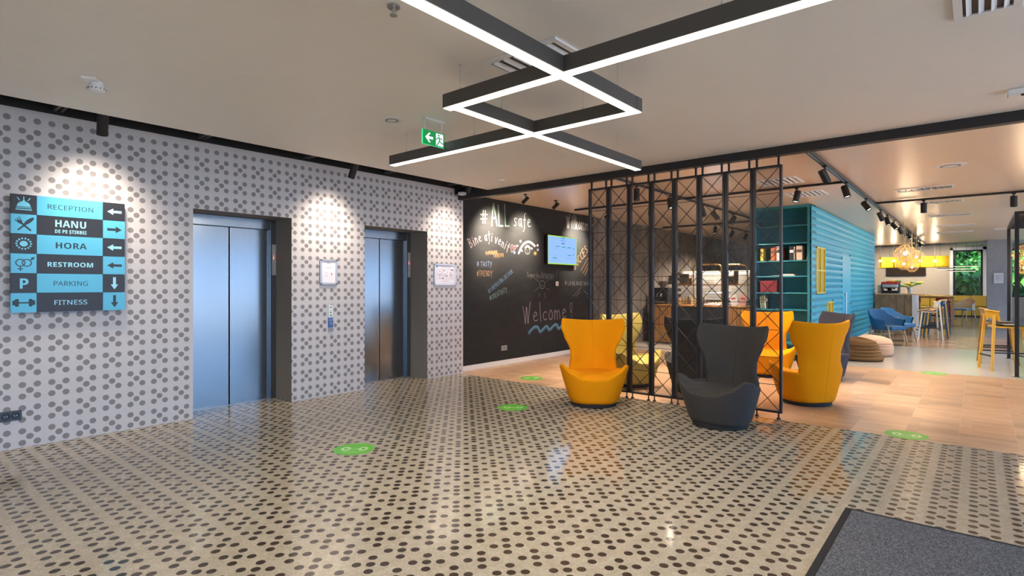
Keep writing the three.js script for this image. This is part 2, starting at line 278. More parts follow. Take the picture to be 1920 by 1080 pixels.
const chalkTex = canvasTex(2048, 1475, (g, W, H) => {
  const K = W / (CH.z0 - CH.z1), Z = (z) => (CH.z0 - z) * K, Y = (y) => (CH.top - y) * K;
  g.fillStyle = '#131516'; g.fillRect(0, 0, W, H);
  for (let i = 0; i < 900; i++) { g.fillStyle = `rgba(${rnd() > 0.5 ? '255,255,255' : '0,0,0'},0.012)`; const x = rnd() * W, y = rnd() * H; g.fillRect(x, y, 40 + rnd() * 160, 8 + rnd() * 50); }   // wiped chalk dust
  g.lineCap = 'round'; g.lineJoin = 'round'; g.globalAlpha = 0.55;
  const curve = (pts, map) => { g.beginPath(); const q = pts.map(map); g.moveTo(...q[0]); if (q.length === 2) g.lineTo(...q[1]); else { for (let i = 1; i < q.length - 1; i++) { const m = i === q.length - 2 ? q[i + 1] : [(q[i][0] + q[i + 1][0]) / 2, (q[i][1] + q[i + 1][1]) / 2]; g.quadraticCurveTo(...q[i], ...m); } } g.stroke(); };
  const line = (color, w, pts) => { g.strokeStyle = color; g.lineWidth = w * K; curve(pts, ([px, py]) => { const p = onX(px, py, BX); return [Z(p[2]), Y(p[1])]; }); };
  // writing along a line between two points of the wall, given in the photograph's pixels; h is the capital height in metres
  const write = (text, a, b, h, color, w = 0.012, bow = 0) => {
    const p = onX(...a, BX), q = onX(...b, BX), A = [Z(p[2]), Y(p[1])], B = [Z(q[2]), Y(q[1])], n = text.length, L = Math.hypot(B[0] - A[0], B[1] - A[1]) / n;
    const wide = { i: 0.5, l: 0.55, I: 0.5, m: 1.35, w: 1.2, W: 1.5, M: 1.2, ' ': 0.6, '!': 0.6 }; let sum = 0; for (const c of text) sum += wide[c] ?? 1;
    let at = 0; const ang0 = Math.atan2(B[1] - A[1], B[0] - A[0]), full = L * n;
    g.strokeStyle = color; g.lineWidth = w * K;
    for (const c of text) {
      const cw = (wide[c] ?? 1) / sum * full, t = (at + cw / 2) / full, lift = bow * K * 4 * t * (1 - t), ang = ang0 - Math.atan(bow * K * 4 * (1 - 2 * t) / full);
      const ox = A[0] + Math.cos(ang0) * at + Math.sin(ang0) * lift, oy = A[1] + Math.sin(ang0) * at - Math.cos(ang0) * lift, hh = h * K * (0.94 + rnd() * 0.12);
      if (GL[c]) for (const st of GL[c].split('|')) {
        const pts = st.split(' ').map((v) => v.split(',').map(Number));
        curve(pts, ([x, y]) => { const lx = x * cw * 0.8, ly = -y * hh; return [ox + Math.cos(ang) * lx - Math.sin(ang) * ly, oy + Math.sin(ang) * lx + Math.cos(ang) * ly]; });
      }
      at += cw;
    }
  };
  write('#', [901, 418], [917, 419], 0.22, '#e9f5d8', 0.022);
  write('ALL', [922, 423], [958, 424], 0.37, '#9cc4ae', 0.03);
  write('safe', [963, 424], [997, 427], 0.26, '#cfe0d2', 0.016);
  write('Bine a\u021bi venit', [883, 468], [953, 473], 0.17, '#f0cfd0', 0.014, 0.17);
  write('ROMANIAN', [911, 478], [933, 476], 0.06, '#e3a25a', 0.008); write('TAVERN', [925, 483], [945, 481], 0.06, '#e3a25a', 0.008);
  write('# TASTY', [894, 499], [923, 500], 0.08, '#9db4ea', 0.009); write('#TRENDY', [894, 518], [924, 517], 0.09, '#d8a576', 0.009);
  write('#SURPRISING DESIGN', [917, 551], [962, 511], 0.075, '#7fb2e2', 0.008); write('#CREATIVITY', [919, 563], [952, 546], 0.08, '#a5d6c4', 0.009);
  write('Willkommen', [1062, 427], [1114, 434], 0.27, '#f1ebe8', 0.016);
  write('Soyez les BIENVENUS', [988, 519], [1040, 524], 0.095, '#b8bcb8', 0.008); write('!', [1041, 527], [1047, 527], 0.24, '#b8bcb8', 0.008);
  write('Welcome', [981, 607], [1064, 596], 0.34, '#d7bfc6', 0.02);
  write('SUCCES', [1078, 507], [1104, 470], 0.17, '#e7a765', 0.016); write('!', [1106, 468], [1113, 466], 0.2, '#e7a765', 0.012);
  for (const k of [0, 5, 9]) line('#e7a765', 0.014, [[1089 + k * 0.8, 508 + k * 0.9], [1096 + k, 494 + k * 0.3], [1107 + k * 0.6, 478 + k]]);
  write('# LA BLOUSE ROUMAINE', [1059, 534], [1118, 536], 0.075, '#c9c6c2', 0.009);
  // sun, exclamation, wave, heart, rainbow, stars
  const ring = (cx, cy, rx, ry) => Array.from({ length: 26 }, (_, i) => [cx + rx * Math.cos(i / 24 * 6.283), cy + ry * Math.sin(i / 24 * 6.283)]);
  line('#c2c4c0', 0.012, ring(1016.7, 533.6, 5, 7.6)); line('#c2c4c0', 0.009, [[1014, 535], [1016.5, 537.5], [1019.5, 534.5]]);
  for (const [a, b, c, d] of [[1004, 523, 1010, 528], [1016, 508, 1016.6, 512], [1028, 524, 1023, 530], [1010, 539, 1003, 546], [1012, 549, 1010, 557], [1021, 549, 1022, 558], [1024, 540, 1031, 544]]) line('#b4b6b2', 0.009, [[a, b], [c, d]]);
  line('#d7bfc6', 0.014, [[1071, 586], [1068, 578], [1069, 570], [1072, 566], [1073.5, 574], [1071.5, 586]]); line('#d7bfc6', 0.018, [[1071.5, 592], [1072, 594]]);
  for (const [c, w, o] of [['#4f86ad', 0.075, 0], ['#86b9da', 0.03, -1]]) line(c, w, [[992, 624 + o], [994, 621 + o], [1002, 613 + o], [1009, 613 + o], [1012, 624 + o], [1018, 618 + o], [1026, 610 + o], [1029, 621 + o], [1037, 612 + o], [1044, 607 + o], [1047, 619 + o], [1054, 609 + o], [1061, 605 + o], [1066, 618 + o], [1074, 606 + o]]);
  line('#c58f99', 0.016, [[959, 472], [957, 463], [960, 457], [963, 463], [966, 459], [968, 465], [962, 471], [959, 473]]); line('#7c4650', 0.05, [[961, 464], [962, 468], [964, 464]]);
  for (const [c, w, o] of [['#b89a78', 0.02, 0], ['#9c8ca8', 0.04, 1.1], ['#b5a0a8', 0.024, 2.3]]) line(c, w, [[971.5 + o, 475], [975 + o, 465], [982 + o * 0.6, 455 + o], [990, 451.5 + o], [998 - o * 0.6, 454 + o], [1004.5 - o, 461 + o * 0.6]]);
  line('#d8d4c8', 0.012, ring(989, 470, 4.6, 6.6)); line('#d8d4c8', 0.03, [[984.5, 464.5], [987, 460.8], [991, 460.8], [994, 464.5]]);
  line('#b9b5aa', 0.008, [[986.5, 468.5], [988, 468]]); line('#b9b5aa', 0.008, [[990.5, 468], [992, 468.5]]); line('#b9b5aa', 0.008, [[987, 473], [989, 474.5], [991, 473]]); line('#b9b5aa', 0.007, [[989, 469], [988.6, 471]]);
  const star = (x, y, r, c) => { for (let k = 0; k < 4; k++) line(c, 0.014, [[x - r * Math.cos(k * 0.785), y - r * 1.3 * Math.sin(k * 0.785)], [x + r * Math.cos(k * 0.785), y + r * 1.3 * Math.sin(k * 0.785)]]); };
  star(1003.5, 475, 3, '#e8b04e'); star(1008.5, 468.5, 2.2, '#a9b3dc'); star(1008, 460, 1.6, '#f2e9ee'); star(964.5, 473.5, 2, '#6fb2e8'); star(976, 452.5, 1.6, '#d8e0d0'); star(970, 461, 1.5, '#c7a2b8'); star(978.5, 470, 1.4, '#c7b8d8'); star(997, 466, 1.4, '#d8c7d8');
  for (const [x, y, dx, dy, n] of [[1074, 556, 16, -17, 11], [1080, 556, 8, -9, 6], [1094, 546, 9, 8, 7], [1101, 558, 8, 9, 6]]) for (let i = 0; i < n; i++) { const a = x + dx * i / n, b = y + dy * i / n; line(i % 3 ? '#c9b4b8' : '#c78f7f', 0.008, [[a, b], [a + 0.7, b - 2.6], [a + 1.6, b - 0.4]]); }
});
{
  const face = std(0xffffff, 0.75, 0, { map: chalkTex }), b = M.black;
  const zc = (CH.z0 + CH.z1) / 2;
  const w = struct('wall_chalkboard', box(0.3, CH.top, CH.z0 - CH.z1), [face, b, b, b, b, b], [BX - 0.15, CH.top / 2, zc], null, 'black chalkboard wall with coloured chalk greetings');
}
struct('wall_concrete', muv(span(BX - 0.3, BX, 0, 2.95, CH.z1, -24.6)), M.concrete, null, null, 'grey board-marked concrete wall beside the bar');
struct('wall_far_left', span(BX - 0.3, BX, 0, 3.5, -24.6, ZEND), M.taupe);
struct('baseboard_left', rbox(0.015, 0.085, CH.z0 - CH.z1, 0.003, BX + 0.0075, 0.0425, (CH.z0 + CH.z1) / 2), M.white, null, null, 'white baseboard under the chalkboard');

// ---------- far end wall with its windows, glazed street front on the right, outdoors ----------
const GX0 = onZ(1787, 0, ZEND)[0], GX1 = onZ(1843, 0, ZEND)[0], GY1 = 3.02, GY0 = 0.9;
struct('wall_far', [span(BX, GX0, 0, 3.55, ZEND, ZEND - 0.25), span(GX0, GX1, GY1, 3.55, ZEND, ZEND - 0.25), span(GX0, GX1, 0, GY0, ZEND, ZEND - 0.25), span(GX1, 1.1, 0, 3.55, ZEND, ZEND - 0.25), span(1.1, XR, GY1, 3.55, ZEND, ZEND - 0.25), span(1.1, XR, 0, GY0, ZEND, ZEND - 0.25)], M.taupe, null, null, 'taupe end wall of the restaurant');
function windowUnit(n, x0, x1, y0, y1, z, along, bars) {   // a framed pane in a wall across z
  const g = new THREE.Group(); g.name = `window_${n}`; g.userData.kind = 'structure'; scene.add(g);
  const f = 0.07;
  part('window_frame', [span(x0, x1, y0, y0 + f, z - 0.05, z + 0.05), span(x0, x1, y1 - f, y1, z - 0.05, z + 0.05), span(x0, x0 + f, y0, y1, z - 0.05, z + 0.05), span(x1 - f, x1, y0, y1, z - 0.05, z + 0.05), ...bars.map((x) => span(x - 0.03, x + 0.03, y0, y1, z - 0.04, z + 0.04))], M.blackMetal, g);
  const xs = [x0 + f, ...bars, x1 - f];
  for (let i = 0; i + 1 < xs.length; i++) part('pane', new THREE.PlaneGeometry(xs[i + 1] - xs[i], y1 - y0 - 2 * f).translate((xs[i] + xs[i + 1]) / 2, (y0 + y1) / 2, z), M.glass, g);
  return g;
}
windowUnit(1, GX0, GX1, GY0, GY1, ZEND - 0.12, 0, []);
part('window_trim', [span(GX0 - 0.12, GX0, GY0 - 0.1, GY1 + 0.12, ZEND, ZEND + 0.04), span(GX1, GX1 + 0.12, GY0 - 0.1, GY1 + 0.12, ZEND, ZEND + 0.04), span(GX0 - 0.12, GX1 + 0.12, GY1, GY1 + 0.12, ZEND, ZEND + 0.04)], M.white, scene.getObjectByName('window_1'));
windowUnit(2, 1.1, XR, GY0, GY1, ZEND - 0.12, 0, [2.3, 3.5]);
{
  const g = new THREE.Group(); g.name = 'window_3'; g.userData.kind = 'structure'; scene.add(g);   // the street front, outside the frame on the right: the elevators and floors mirror it
  const za = 4, zb = -30, n = 21, q = (za - zb) / n;
  part('window_frame', [span(XR, XR + 0.12, 0, 0.12, za, zb), span(XR, XR + 0.12, 2.7, 2.82, za, zb), ...Array.from({ length: n + 1 }, (_, i) => span(XR, XR + 0.12, 0.12, 2.7, za - q * i + 0.035, za - q * i - 0.035))], M.blackMetal, g);
  for (let i = 0; i < n; i++) part('pane', new THREE.PlaneGeometry(q - 0.07, 2.58).rotateY(-Math.PI / 2).translate(XR + 0.06, 1.41, za - q * (i + 0.5)), M.glass, g);
  struct('wall_right', [span(XR, XR + 0.2, 2.82, 3.55, ZF, ZEND), span(XR, XR + 0.2, 0, 2.82, za, ZF + 0.2), span(XR, XR + 0.2, 0, 2.82, zb, ZEND)], M.white);
}
struct('roof', span(-7.2, XR + 0.2, 3.55, 3.7, ZF + 0.2, ZEND - 0.25), M.white);
solo('pavement', span(-60, 70, -0.5, -0.22, 60, -100), std([0.5, 0.48, 0.46], 0.9), 'grey paved street outside the glazed front', 'pavement').userData.kind = 'structure';
function tree(x, z, h, r, label) {
  const t = thing('tree', label, 'tree', [x, -0.22, z], 0, 'trees outside the restaurant window');
  part('trunk', rod([0, 0, 0], [0, h * 0.6, 0], 0.16, 0.07), std([0.12, 0.08, 0.05], 0.9), t);
  const leaf = new THREE.BufferGeometry(); leaf.setAttribute('position', new THREE.Float32BufferAttribute([0, 0, 0, 0.07, 0.12, 0.02, 0, 0.3, 0, -0.07, 0.12, 0.02], 3)); leaf.setIndex([0, 1, 2, 0, 2, 3]); leaf.computeVertexNormals();
  const n = 2600, im = new THREE.InstancedMesh(leaf, phys([1, 1, 1], { roughness: 0.7, transmission: 0.3, thickness: 0, side: THREE.DoubleSide }), n), o = new THREE.Object3D(), c = new THREE.Color();
  for (let i = 0; i < n; i++) {
    const a = rnd() * 6.283, u = rr(-1, 1), q = Math.cbrt(rr(0.25, 1)), s = Math.sqrt(1 - u * u), bump = 1 + 0.25 * Math.sin(a * 3 + u * 5);
    o.position.set(Math.cos(a) * s * q * r * bump, h * 0.62 + u * q * h * 0.42, Math.sin(a) * s * q * r * bump); o.rotation.set(rnd() * 6, rnd() * 6, rnd() * 6); o.scale.setScalar(rr(1.1, 2.3)); o.updateMatrix(); im.setMatrixAt(i, o.matrix);
    im.setColorAt(i, c.setRGB(rr(0.02, 0.08), rr(0.15, 0.3), rr(0.012, 0.045)));
  }
  im.name = 'foliage'; im.userData.kind = 'stuff'; shade(im); t.add(im);
}
tree(-1.2, -36.6, 4.2, 1.7, 'bright green leafy tree nearest the restaurant window'); tree(0.9, -38.2, 5, 2, 'tall green tree standing behind the window trees'); tree(-3.2, -39, 5.5, 2.2, 'broad green tree at the edge of the window'); tree(2.6, -36.2, 4, 1.6, 'low green tree outside the end windows'); tree(-0.6, -41.5, 7, 3, 'largest green tree, furthest behind the end window'); tree(-0.3, -35.2, 2.4, 1.2, 'low green bush right outside the end window');

// ---------- elevators ----------
function elevator(za, zb, label) {       // recess from za to zb (za nearer); doors stand at the back of the recess
  const zc = (za + zb) / 2, DX = WX - 0.405, g = thing('elevator_door', label, 'elevator', [DX, 0, zc], 0, 'elevators in the dotted wall');
  const w = 0.475;   // half of the opening
  for (const s of [1, -1]) { const d = part('door_panel', rbox(0.03, 2.085, w - 0.01, 0.002, -0.035, 1.045, s * (w / 2 + 0.005)), M.steel, g); part('bright_edge', span(-0.03, -0.0185, 0.01, 2.08, s * 0.0095, s * 0.0125), M.steelPlain, d); }
  part('header', rbox(0.05, 0.118, 2 * w + 0.0, 0.002, 0, 2.15, 0), M.steel, g);
  for (const s of [1, -1]) {
    const j = part('jamb', [rbox(0.05, 2.21, 0.07, 0.002, 0, 1.105, s * (w + 0.0365)), span(-0.05, 0.005, 0, 2.09, s * (w - 0.012), s * (w + 0.004))], M.steel, g);
    if (s < 0) { const p = part('display', rbox(0.006, 0.38, 0.05, 0.002, 0.027, 1.72, s * (w + 0.045)), std([0.35, 0.35, 0.36], 0.35), j); part('red_digit_light', [span(0.0305, 0.032, 1.735, 1.76, s * (w + 0.035), s * (w + 0.043)), span(0.0305, 0.032, 1.775, 1.78, s * (w + 0.035), s * (w + 0.043)), span(0.0305, 0.032, 1.725, 1.729, s * (w + 0.035), s * (w + 0.043))], glow([1, 0.12, 0.1], 3), g); }
  }
  part('shaft_backing', span(-0.12, -0.06, 0, 2.215, -0.6, 0.6), M.black, g);
  part('sill', span(-0.06, 0.02, -0.005, 0.004, -w, w), M.steelPlain, g);
}
elevator(-2.315, -3.41, 'brushed steel elevator doors beside the turquoise sign board');
elevator(-4.449, -5.56, 'brushed steel elevator doors between call panel and framed floor plan');

// ---------- direction sign ----------
{
  const SX = -6.28, z0 = -0.868, cols = [0, 0.17, 0.646, 0.822], H = 1.015, y0 = 1.168, rows = 6, W = 0.822;
  const TEAL = '#55b6dc', DARK = '#20222a', LIGHT = '#9adcf6';
  const tex = canvasTex(1660, 2048, (g, w, h) => {
    const k = w / W, rh = h / rows;
    const X = (m) => m * k; let line;
    for (let r = 0; r < 6; r++) for (let c = 0; c < 3; c++) { g.fillStyle = (r + c) % 2 ? TEAL : DARK; g.fillRect(X(cols[c]), r * rh, X(cols[c + 1]) - X(cols[c]) + 1, rh + 1); }
    g.textAlign = 'center'; g.textBaseline = 'middle';
    const word = (t, r, size, wide, weight = '', dy = 0) => { const dark = r % 2 === 0; g.fillStyle = dark ? '#17323f' : LIGHT; g.font = `${weight} ${size}px sans-serif`; const m = g.measureText(t).width; g.save(); g.translate(X((cols[1] + cols[2]) / 2), (r + 0.52) * rh + dy); g.scale(wide / m, 1); g.fillText(t, 0, 0); g.restore(); };
    word('RECEPTION', 0, 118, 690); word('HORA', 2, 150, 470, 'bold'); word('RESTROOM', 3, 118, 690, 'bold'); word('PARKING', 4, 118, 520); word('FITNESS', 5, 118, 500);
    word('HANU', 1, 176, 480, 'bold', -52); word('DE PE \u0218TIRBEI', 1, 88, 470, 'bold', 88);
    g.fillStyle = TEAL; g.beginPath(); g.arc(X(0.37), 2.56 * rh, 0, 0, 7); g.fill();
    // the ring dot of the O
    const arrow = (r, ang) => { g.save(); g.translate(X((cols[2] + cols[3]) / 2 + 0.004), (r + 0.5) * rh); g.rotate(ang); g.fillStyle = r % 2 === 0 ? LIGHT : '#1b2a33'; g.beginPath(); g.moveTo(-118, 0); g.lineTo(-20, -62); g.lineTo(-20, -24); g.lineTo(118, -24); g.lineTo(118, 24); g.lineTo(-20, 24); g.lineTo(-20, 62); g.closePath(); g.fill(); g.restore(); };
    arrow(0, 0); arrow(1, Math.PI); arrow(2, 0); arrow(3, 0); arrow(4, -Math.PI / 2); arrow(5, -Math.PI / 2);
    // pictograms
    const at = (r, fn) => { g.save(); g.translate(X(cols[1] / 2), (r + 0.5) * rh); g.fillStyle = g.strokeStyle = r % 2 === 0 ? '#6ec8e6' : '#1b2a33'; g.lineCap = 'round'; fn(); g.restore(); };
    at(0, () => { g.beginPath(); g.arc(0, 40, 92, Math.PI, 0); g.closePath(); g.fill(); g.fillRect(-16, -72, 32, 24); g.fillRect(-104, 52, 208, 14); g.fillRect(-110, 84, 220, 18); g.lineWidth = 14; for (const a of [-0.55, 0, 0.55]) { g.beginPath(); g.moveTo(Math.sin(a) * 110, -Math.cos(a) * 80); g.lineTo(Math.sin(a) * 160, -Math.cos(a) * 130); g.stroke(); } });
    at(1, () => { g.lineWidth = 30; g.beginPath(); g.moveTo(-40, -20); g.lineTo(86, 104); g.stroke(); g.lineWidth = 13; for (const k of [-1, 0, 1]) { g.beginPath(); g.moveTo(-116 + 26 * (k + 1), -66 - 26 * (k + 1) + 0); g.lineTo(-66 + 18 * (k + 1), -18 - 16 * (k + 1)); g.stroke(); } g.beginPath(); g.ellipse(-52, -32, 44, 26, 0.78, 0, 7); g.fill(); g.lineWidth = 24; g.beginPath(); g.moveTo(-74, 104); g.lineTo(20, 8); g.stroke(); g.beginPath(); g.ellipse(68, -52, 92, 30, -0.78, 0, 7); g.fill(); });
    at(2, () => { g.beginPath(); g.ellipse(0, 0, 54, 50, 0, 0, 7); g.fill(); for (let i = 0; i < 14; i++) { const a = i / 14 * 6.283; g.beginPath(); g.ellipse(Math.cos(a) * 98, Math.sin(a) * 92, 16, 13, a, 0, 7); g.fill(); } });
    at(3, () => { g.lineWidth = 15; g.lineCap = 'butt'; for (const x of [-46, 40]) { g.beginPath(); g.arc(x, -10, 60, 0, 7); g.stroke(); } g.beginPath(); g.moveTo(-46, 50); g.lineTo(-46, 132); g.moveTo(-84, 96); g.lineTo(-8, 96); g.stroke(); g.beginPath(); g.moveTo(82, -52); g.lineTo(122, -92); g.stroke(); g.beginPath(); g.moveTo(148, -118); g.lineTo(88, -96); g.lineTo(126, -58); g.closePath(); g.fill(); });
    at(4, () => { g.font = 'bold 250px sans-serif'; g.fillText('P', 0, 10); });
    at(5, () => { g.lineWidth = 24; g.beginPath(); g.moveTo(-80, 0); g.lineTo(80, 0); g.stroke(); for (const s of [-1, 1]) { g.beginPath(); g.roundRect(s * 92 - 26, -66, 52, 132, 16); g.fill(); g.beginPath(); g.roundRect(s * 130 - 22, -42, 44, 84, 14); g.fill(); } });
  });
  const g = thing('direction_sign', 'turquoise and black direction sign board with arrows', 'sign', [0, 0, 0]);
  part('backing_board', rbox(0.03, H - 0.02, W - 0.02, 0.004, SX - 0.022, y0 + H / 2, z0 - W / 2), M.black, g);
  const front = std(0xffffff, 0.38, 0, { map: tex }), sideT = std(TEAL, 0.4), sideD = std(DARK, 0.4);
  for (let r = 0; r < 6; r++) for (let c = 0; c < 3; c++) {
    const ph = H / rows, pw = cols[c + 1] - cols[c], geo = box(0.038, ph - 0.002, pw - 0.002).translate(-0.004, 0, 0), uv = geo.attributes.uv, s = (r + c) % 2 ? sideT : sideD;
    for (let i = 0; i < 4; i++) uv.setXY(i, (cols[c] + uv.getX(i) * pw) / W, 1 - (r + 1 - uv.getY(i)) / rows);
    part('sign_panel', geo, [front, s, s, s, s, s], g, [SX - ((r + c) % 2 ? 0 : 0.003), y0 + H - (r + 0.5) * ph, z0 - (cols[c] + pw / 2)]);
  }
}

// ---------- small things on the dotted wall ----------
function framed(zc, yc, w, h, draw, label) {
  const g = thing('picture_frame', label, 'frame', [WX, yc, zc]);
  const f = 0.028;
  part('frame', [rbox(0.018, f, w, 0.006, 0.012, h / 2 - f / 2), rbox(0.018, f, w, 0.006, 0.012, -h / 2 + f / 2), rbox(0.018, h, f, 0.006, 0.012, 0, w / 2 - f / 2), rbox(0.018, h, f, 0.006, 0.012, 0, -w / 2 + f / 2)], std([0.6, 0.6, 0.62], 0.3, 0.7), g);
  part('sheet', box(0.008, h - f, w - f, 0.006), [std(0xffffff, 0.35, 0, { map: canvasTex(512, Math.round(512 * h / w), draw) }), M.paper, M.paper, M.paper, M.paper, M.paper], g);
}
framed(-3.902, 1.572, 0.245, 0.325, (g, w, h) => {
  g.fillStyle = '#eceaf2'; g.fillRect(0, 0, w, h); g.fillStyle = '#8a8a98'; g.fillRect(200, 70, 30, 24); g.fillRect(246, 70, 40, 24); g.fillRect(300, 70, 24, 24); g.fillStyle = '#b9b7c4'; g.fillRect(150, 200, 220, 10); g.fillRect(170, 226, 180, 8); g.fillRect(110, 470, 120, 6); g.fillRect(290, 470, 110, 6);
  g.strokeStyle = '#8a8a98'; g.lineWidth = 5; g.strokeRect(140, 360, 74, 84); g.fillStyle = '#6a6a78'; g.beginPath(); g.arc(345, 380, 16, 0, 7); g.fill(); g.fillRect(338, 392, 40, 30);
}, 'small portrait framed notice above the elevator call panel');
framed(-5.915, 1.57, 0.455, 0.335, (g, w, h) => {
  g.fillStyle = '#e9e6f0'; g.fillRect(0, 0, w, h); g.fillStyle = '#2e9ab0'; g.fillRect(30, 24, 40, 34); g.fillStyle = '#b2b0bb'; g.fillRect(120, 28, 300, 8); g.fillRect(170, 48, 200, 6);
  g.strokeStyle = '#4a4a58'; g.lineWidth = 3; g.strokeRect(50, 90, 420, 180); for (let i = 0; i < 26; i++) { g.strokeRect(55 + rnd() * 390, 95 + rnd() * 150, 14 + rnd() * 50, 10 + rnd() * 26); } g.fillStyle = '#3a3a48'; g.fillRect(410, 92, 50, 20); g.fillRect(170, 250, 50, 16); g.fillStyle = '#b2b0bb'; g.fillRect(160, 310, 190, 7);
}, 'landscape framed evacuation plan right of the second elevator');
{
  const g = thing('call_panel', 'narrow steel elevator call panel with a blue strip', 'call panel', [WX, 0, -3.93]);
  part('plate', rbox(0.014, 0.16, 0.068, 0.003, 0.007, 1.073, 0), std([0.72, 0.78, 0.76], 0.4, 0.2), g);
  part('blue_strip', rbox(0.013, 0.125, 0.068, 0.003, 0.0065, 0.93, 0), std([0.05, 0.14, 0.38], 0.35), g);
  part('lower_plate', rbox(0.012, 0.05, 0.066, 0.003, 0.006, 0.842, 0), M.steelPlain, g);
  for (const y of [1.125, 1.06, 1.02]) part('button', cyl(0.008, 0.008, 0.006).rotateZ(Math.PI / 2).translate(0.016, y, 0), M.blackMetal, g);
  part('lift_symbol', [span(0.0132, 0.0142, 0.95, 0.953, -0.02, 0.02), span(0.0132, 0.0142, 0.975, 0.978, -0.02, 0.02), span(0.0132, 0.0142, 0.95, 0.978, -0.02, -0.017), span(0.0132, 0.0142, 0.95, 0.978, 0.017, 0.02),], M.white, g);
  for (const [a, b] of [[0.91, 0.016], [0.922, 0.012]]) part('text_line', span(0.0132, 0.0142, a, a + 0.003, -b, b), M.white, g);
}
function socket(x, y, z, w, h, n, label, mat) {
  const g = thing('wall_socket', label, 'socket', [x, y, z]);
  part('plate', rbox(0.012, h, w, 0.004, 0.006, 0, 0), mat, g);
  for (let i = 0; i < n; i++) { const c = (i - (n - 1) / 2) * 0.062; part('outlet', lathe([[0.024, 0], [0.026, 0.004], [0.02, 0.0045], [0.019, -0.004], [0, -0.004]], 20).rotateZ(-Math.PI / 2).translate(0.012, 0, c), M.black, g); part('pin', [cyl(0.003, 0.003, 0.01, 0, 0, 0, 8).rotateZ(Math.PI / 2).translate(0.012, 0, c + 0.009), cyl(0.003, 0.003, 0.01, 0, 0, 0, 8).rotateZ(Math.PI / 2).translate(0.012, 0, c - 0.009)], M.steelPlain, g); }
}
socket(WX, 0.287, -0.875, 0.145, 0.085, 2, 'dark double power socket low on the dotted wall', std([0.05, 0.06, 0.08], 0.4));
socket(BX, 0.297, -7.43, 0.15, 0.085, 2, 'grey double power socket low on the chalkboard', std([0.4, 0.4, 0.4], 0.4));
{
  const g = thing('wall_switch', 'small white thermostat on the chalkboard wall', 'thermostat', [BX, 1.437, -9.04]);
  part('plate', rbox(0.014, 0.085, 0.085, 0.005, 0.007), M.whitePlastic, g); part('dial', rbox(0.006, 0.04, 0.03, 0.002, 0.016), std([0.3, 0.3, 0.3], 0.4), g);
}
{  // television on the chalkboard
  const za = -8.62, zb = -9.64, yc = 2.1, h = 0.58, w = za - zb, g = thing('television', 'flat screen on the chalkboard with pale blue chart and green border', 'television', [BX, yc, (za + zb) / 2]);
  part('body', rbox(0.06, h, w, 0.008, 0.05), M.black, g);
  part('wall_bracket', span(0.002, 0.03, -0.15, 0.15, -0.2, 0.2), M.blackMetal, g);
  const tex = canvasTex(1024, 576, (c, W, H) => {
    c.fillStyle = '#a8d43a'; c.fillRect(0, 0, W, H); c.fillStyle = '#8fb4f4'; c.fillRect(14, 16, W - 28, H - 36); c.fillStyle = '#1f9a78'; c.fillRect(452, 22, 22, 34); c.fillRect(490, 22, 18, 34); c.fillRect(520, 22, 30, 34); c.fillRect(556, 22, 20, 34);
    c.fillStyle = '#5a78b8'; c.fillRect(430, 86, 180, 10); c.fillStyle = '#2a4a88'; c.fillRect(470, 140, 110, 16); c.fillStyle = '#7a9ad8'; for (const [x, y, w2] of [[60, 150, 220], [60, 392, 280], [200, 245, 90], [210, 270, 70], [600, 240, 130], [620, 330, 90], [600, 430, 340], [640, 452, 280], [160, 480, 200]]) c.fillRect(x, y, w2, 6);
    c.fillStyle = '#0f8a6a'; for (const [x, y] of [[270, 206], [480, 212], [676, 214], [690, 372], [170, 442]]) { c.fillRect(x, y, 110, 14); c.beginPath(); c.moveTo(x + 110, y - 8); c.lineTo(x + 130, y + 7); c.lineTo(x + 110, y + 22); c.fill(); }
    c.strokeStyle = '#0f6a7a'; c.lineWidth = 12; c.beginPath(); c.arc(850, 300, 84, -1.3, -0.4); c.stroke(); c.beginPath(); c.arc(850, 300, 84, 0.4, 1.3); c.stroke();
  });
  part('screen', new THREE.PlaneGeometry(w - 0.02, h - 0.02).rotateY(Math.PI / 2).translate(0.0815, 0, 0), std([0, 0, 0], 0.2, 0, { emissive: 0xffffff, emissiveMap: tex, emissiveIntensity: 0.85 }), g);
  areaLight([BX + 0.1, yc, (za + zb) / 2], [BX + 1, yc, (za + zb) / 2], w, h, 0.35, [0.55, 0.72, 1]);
}

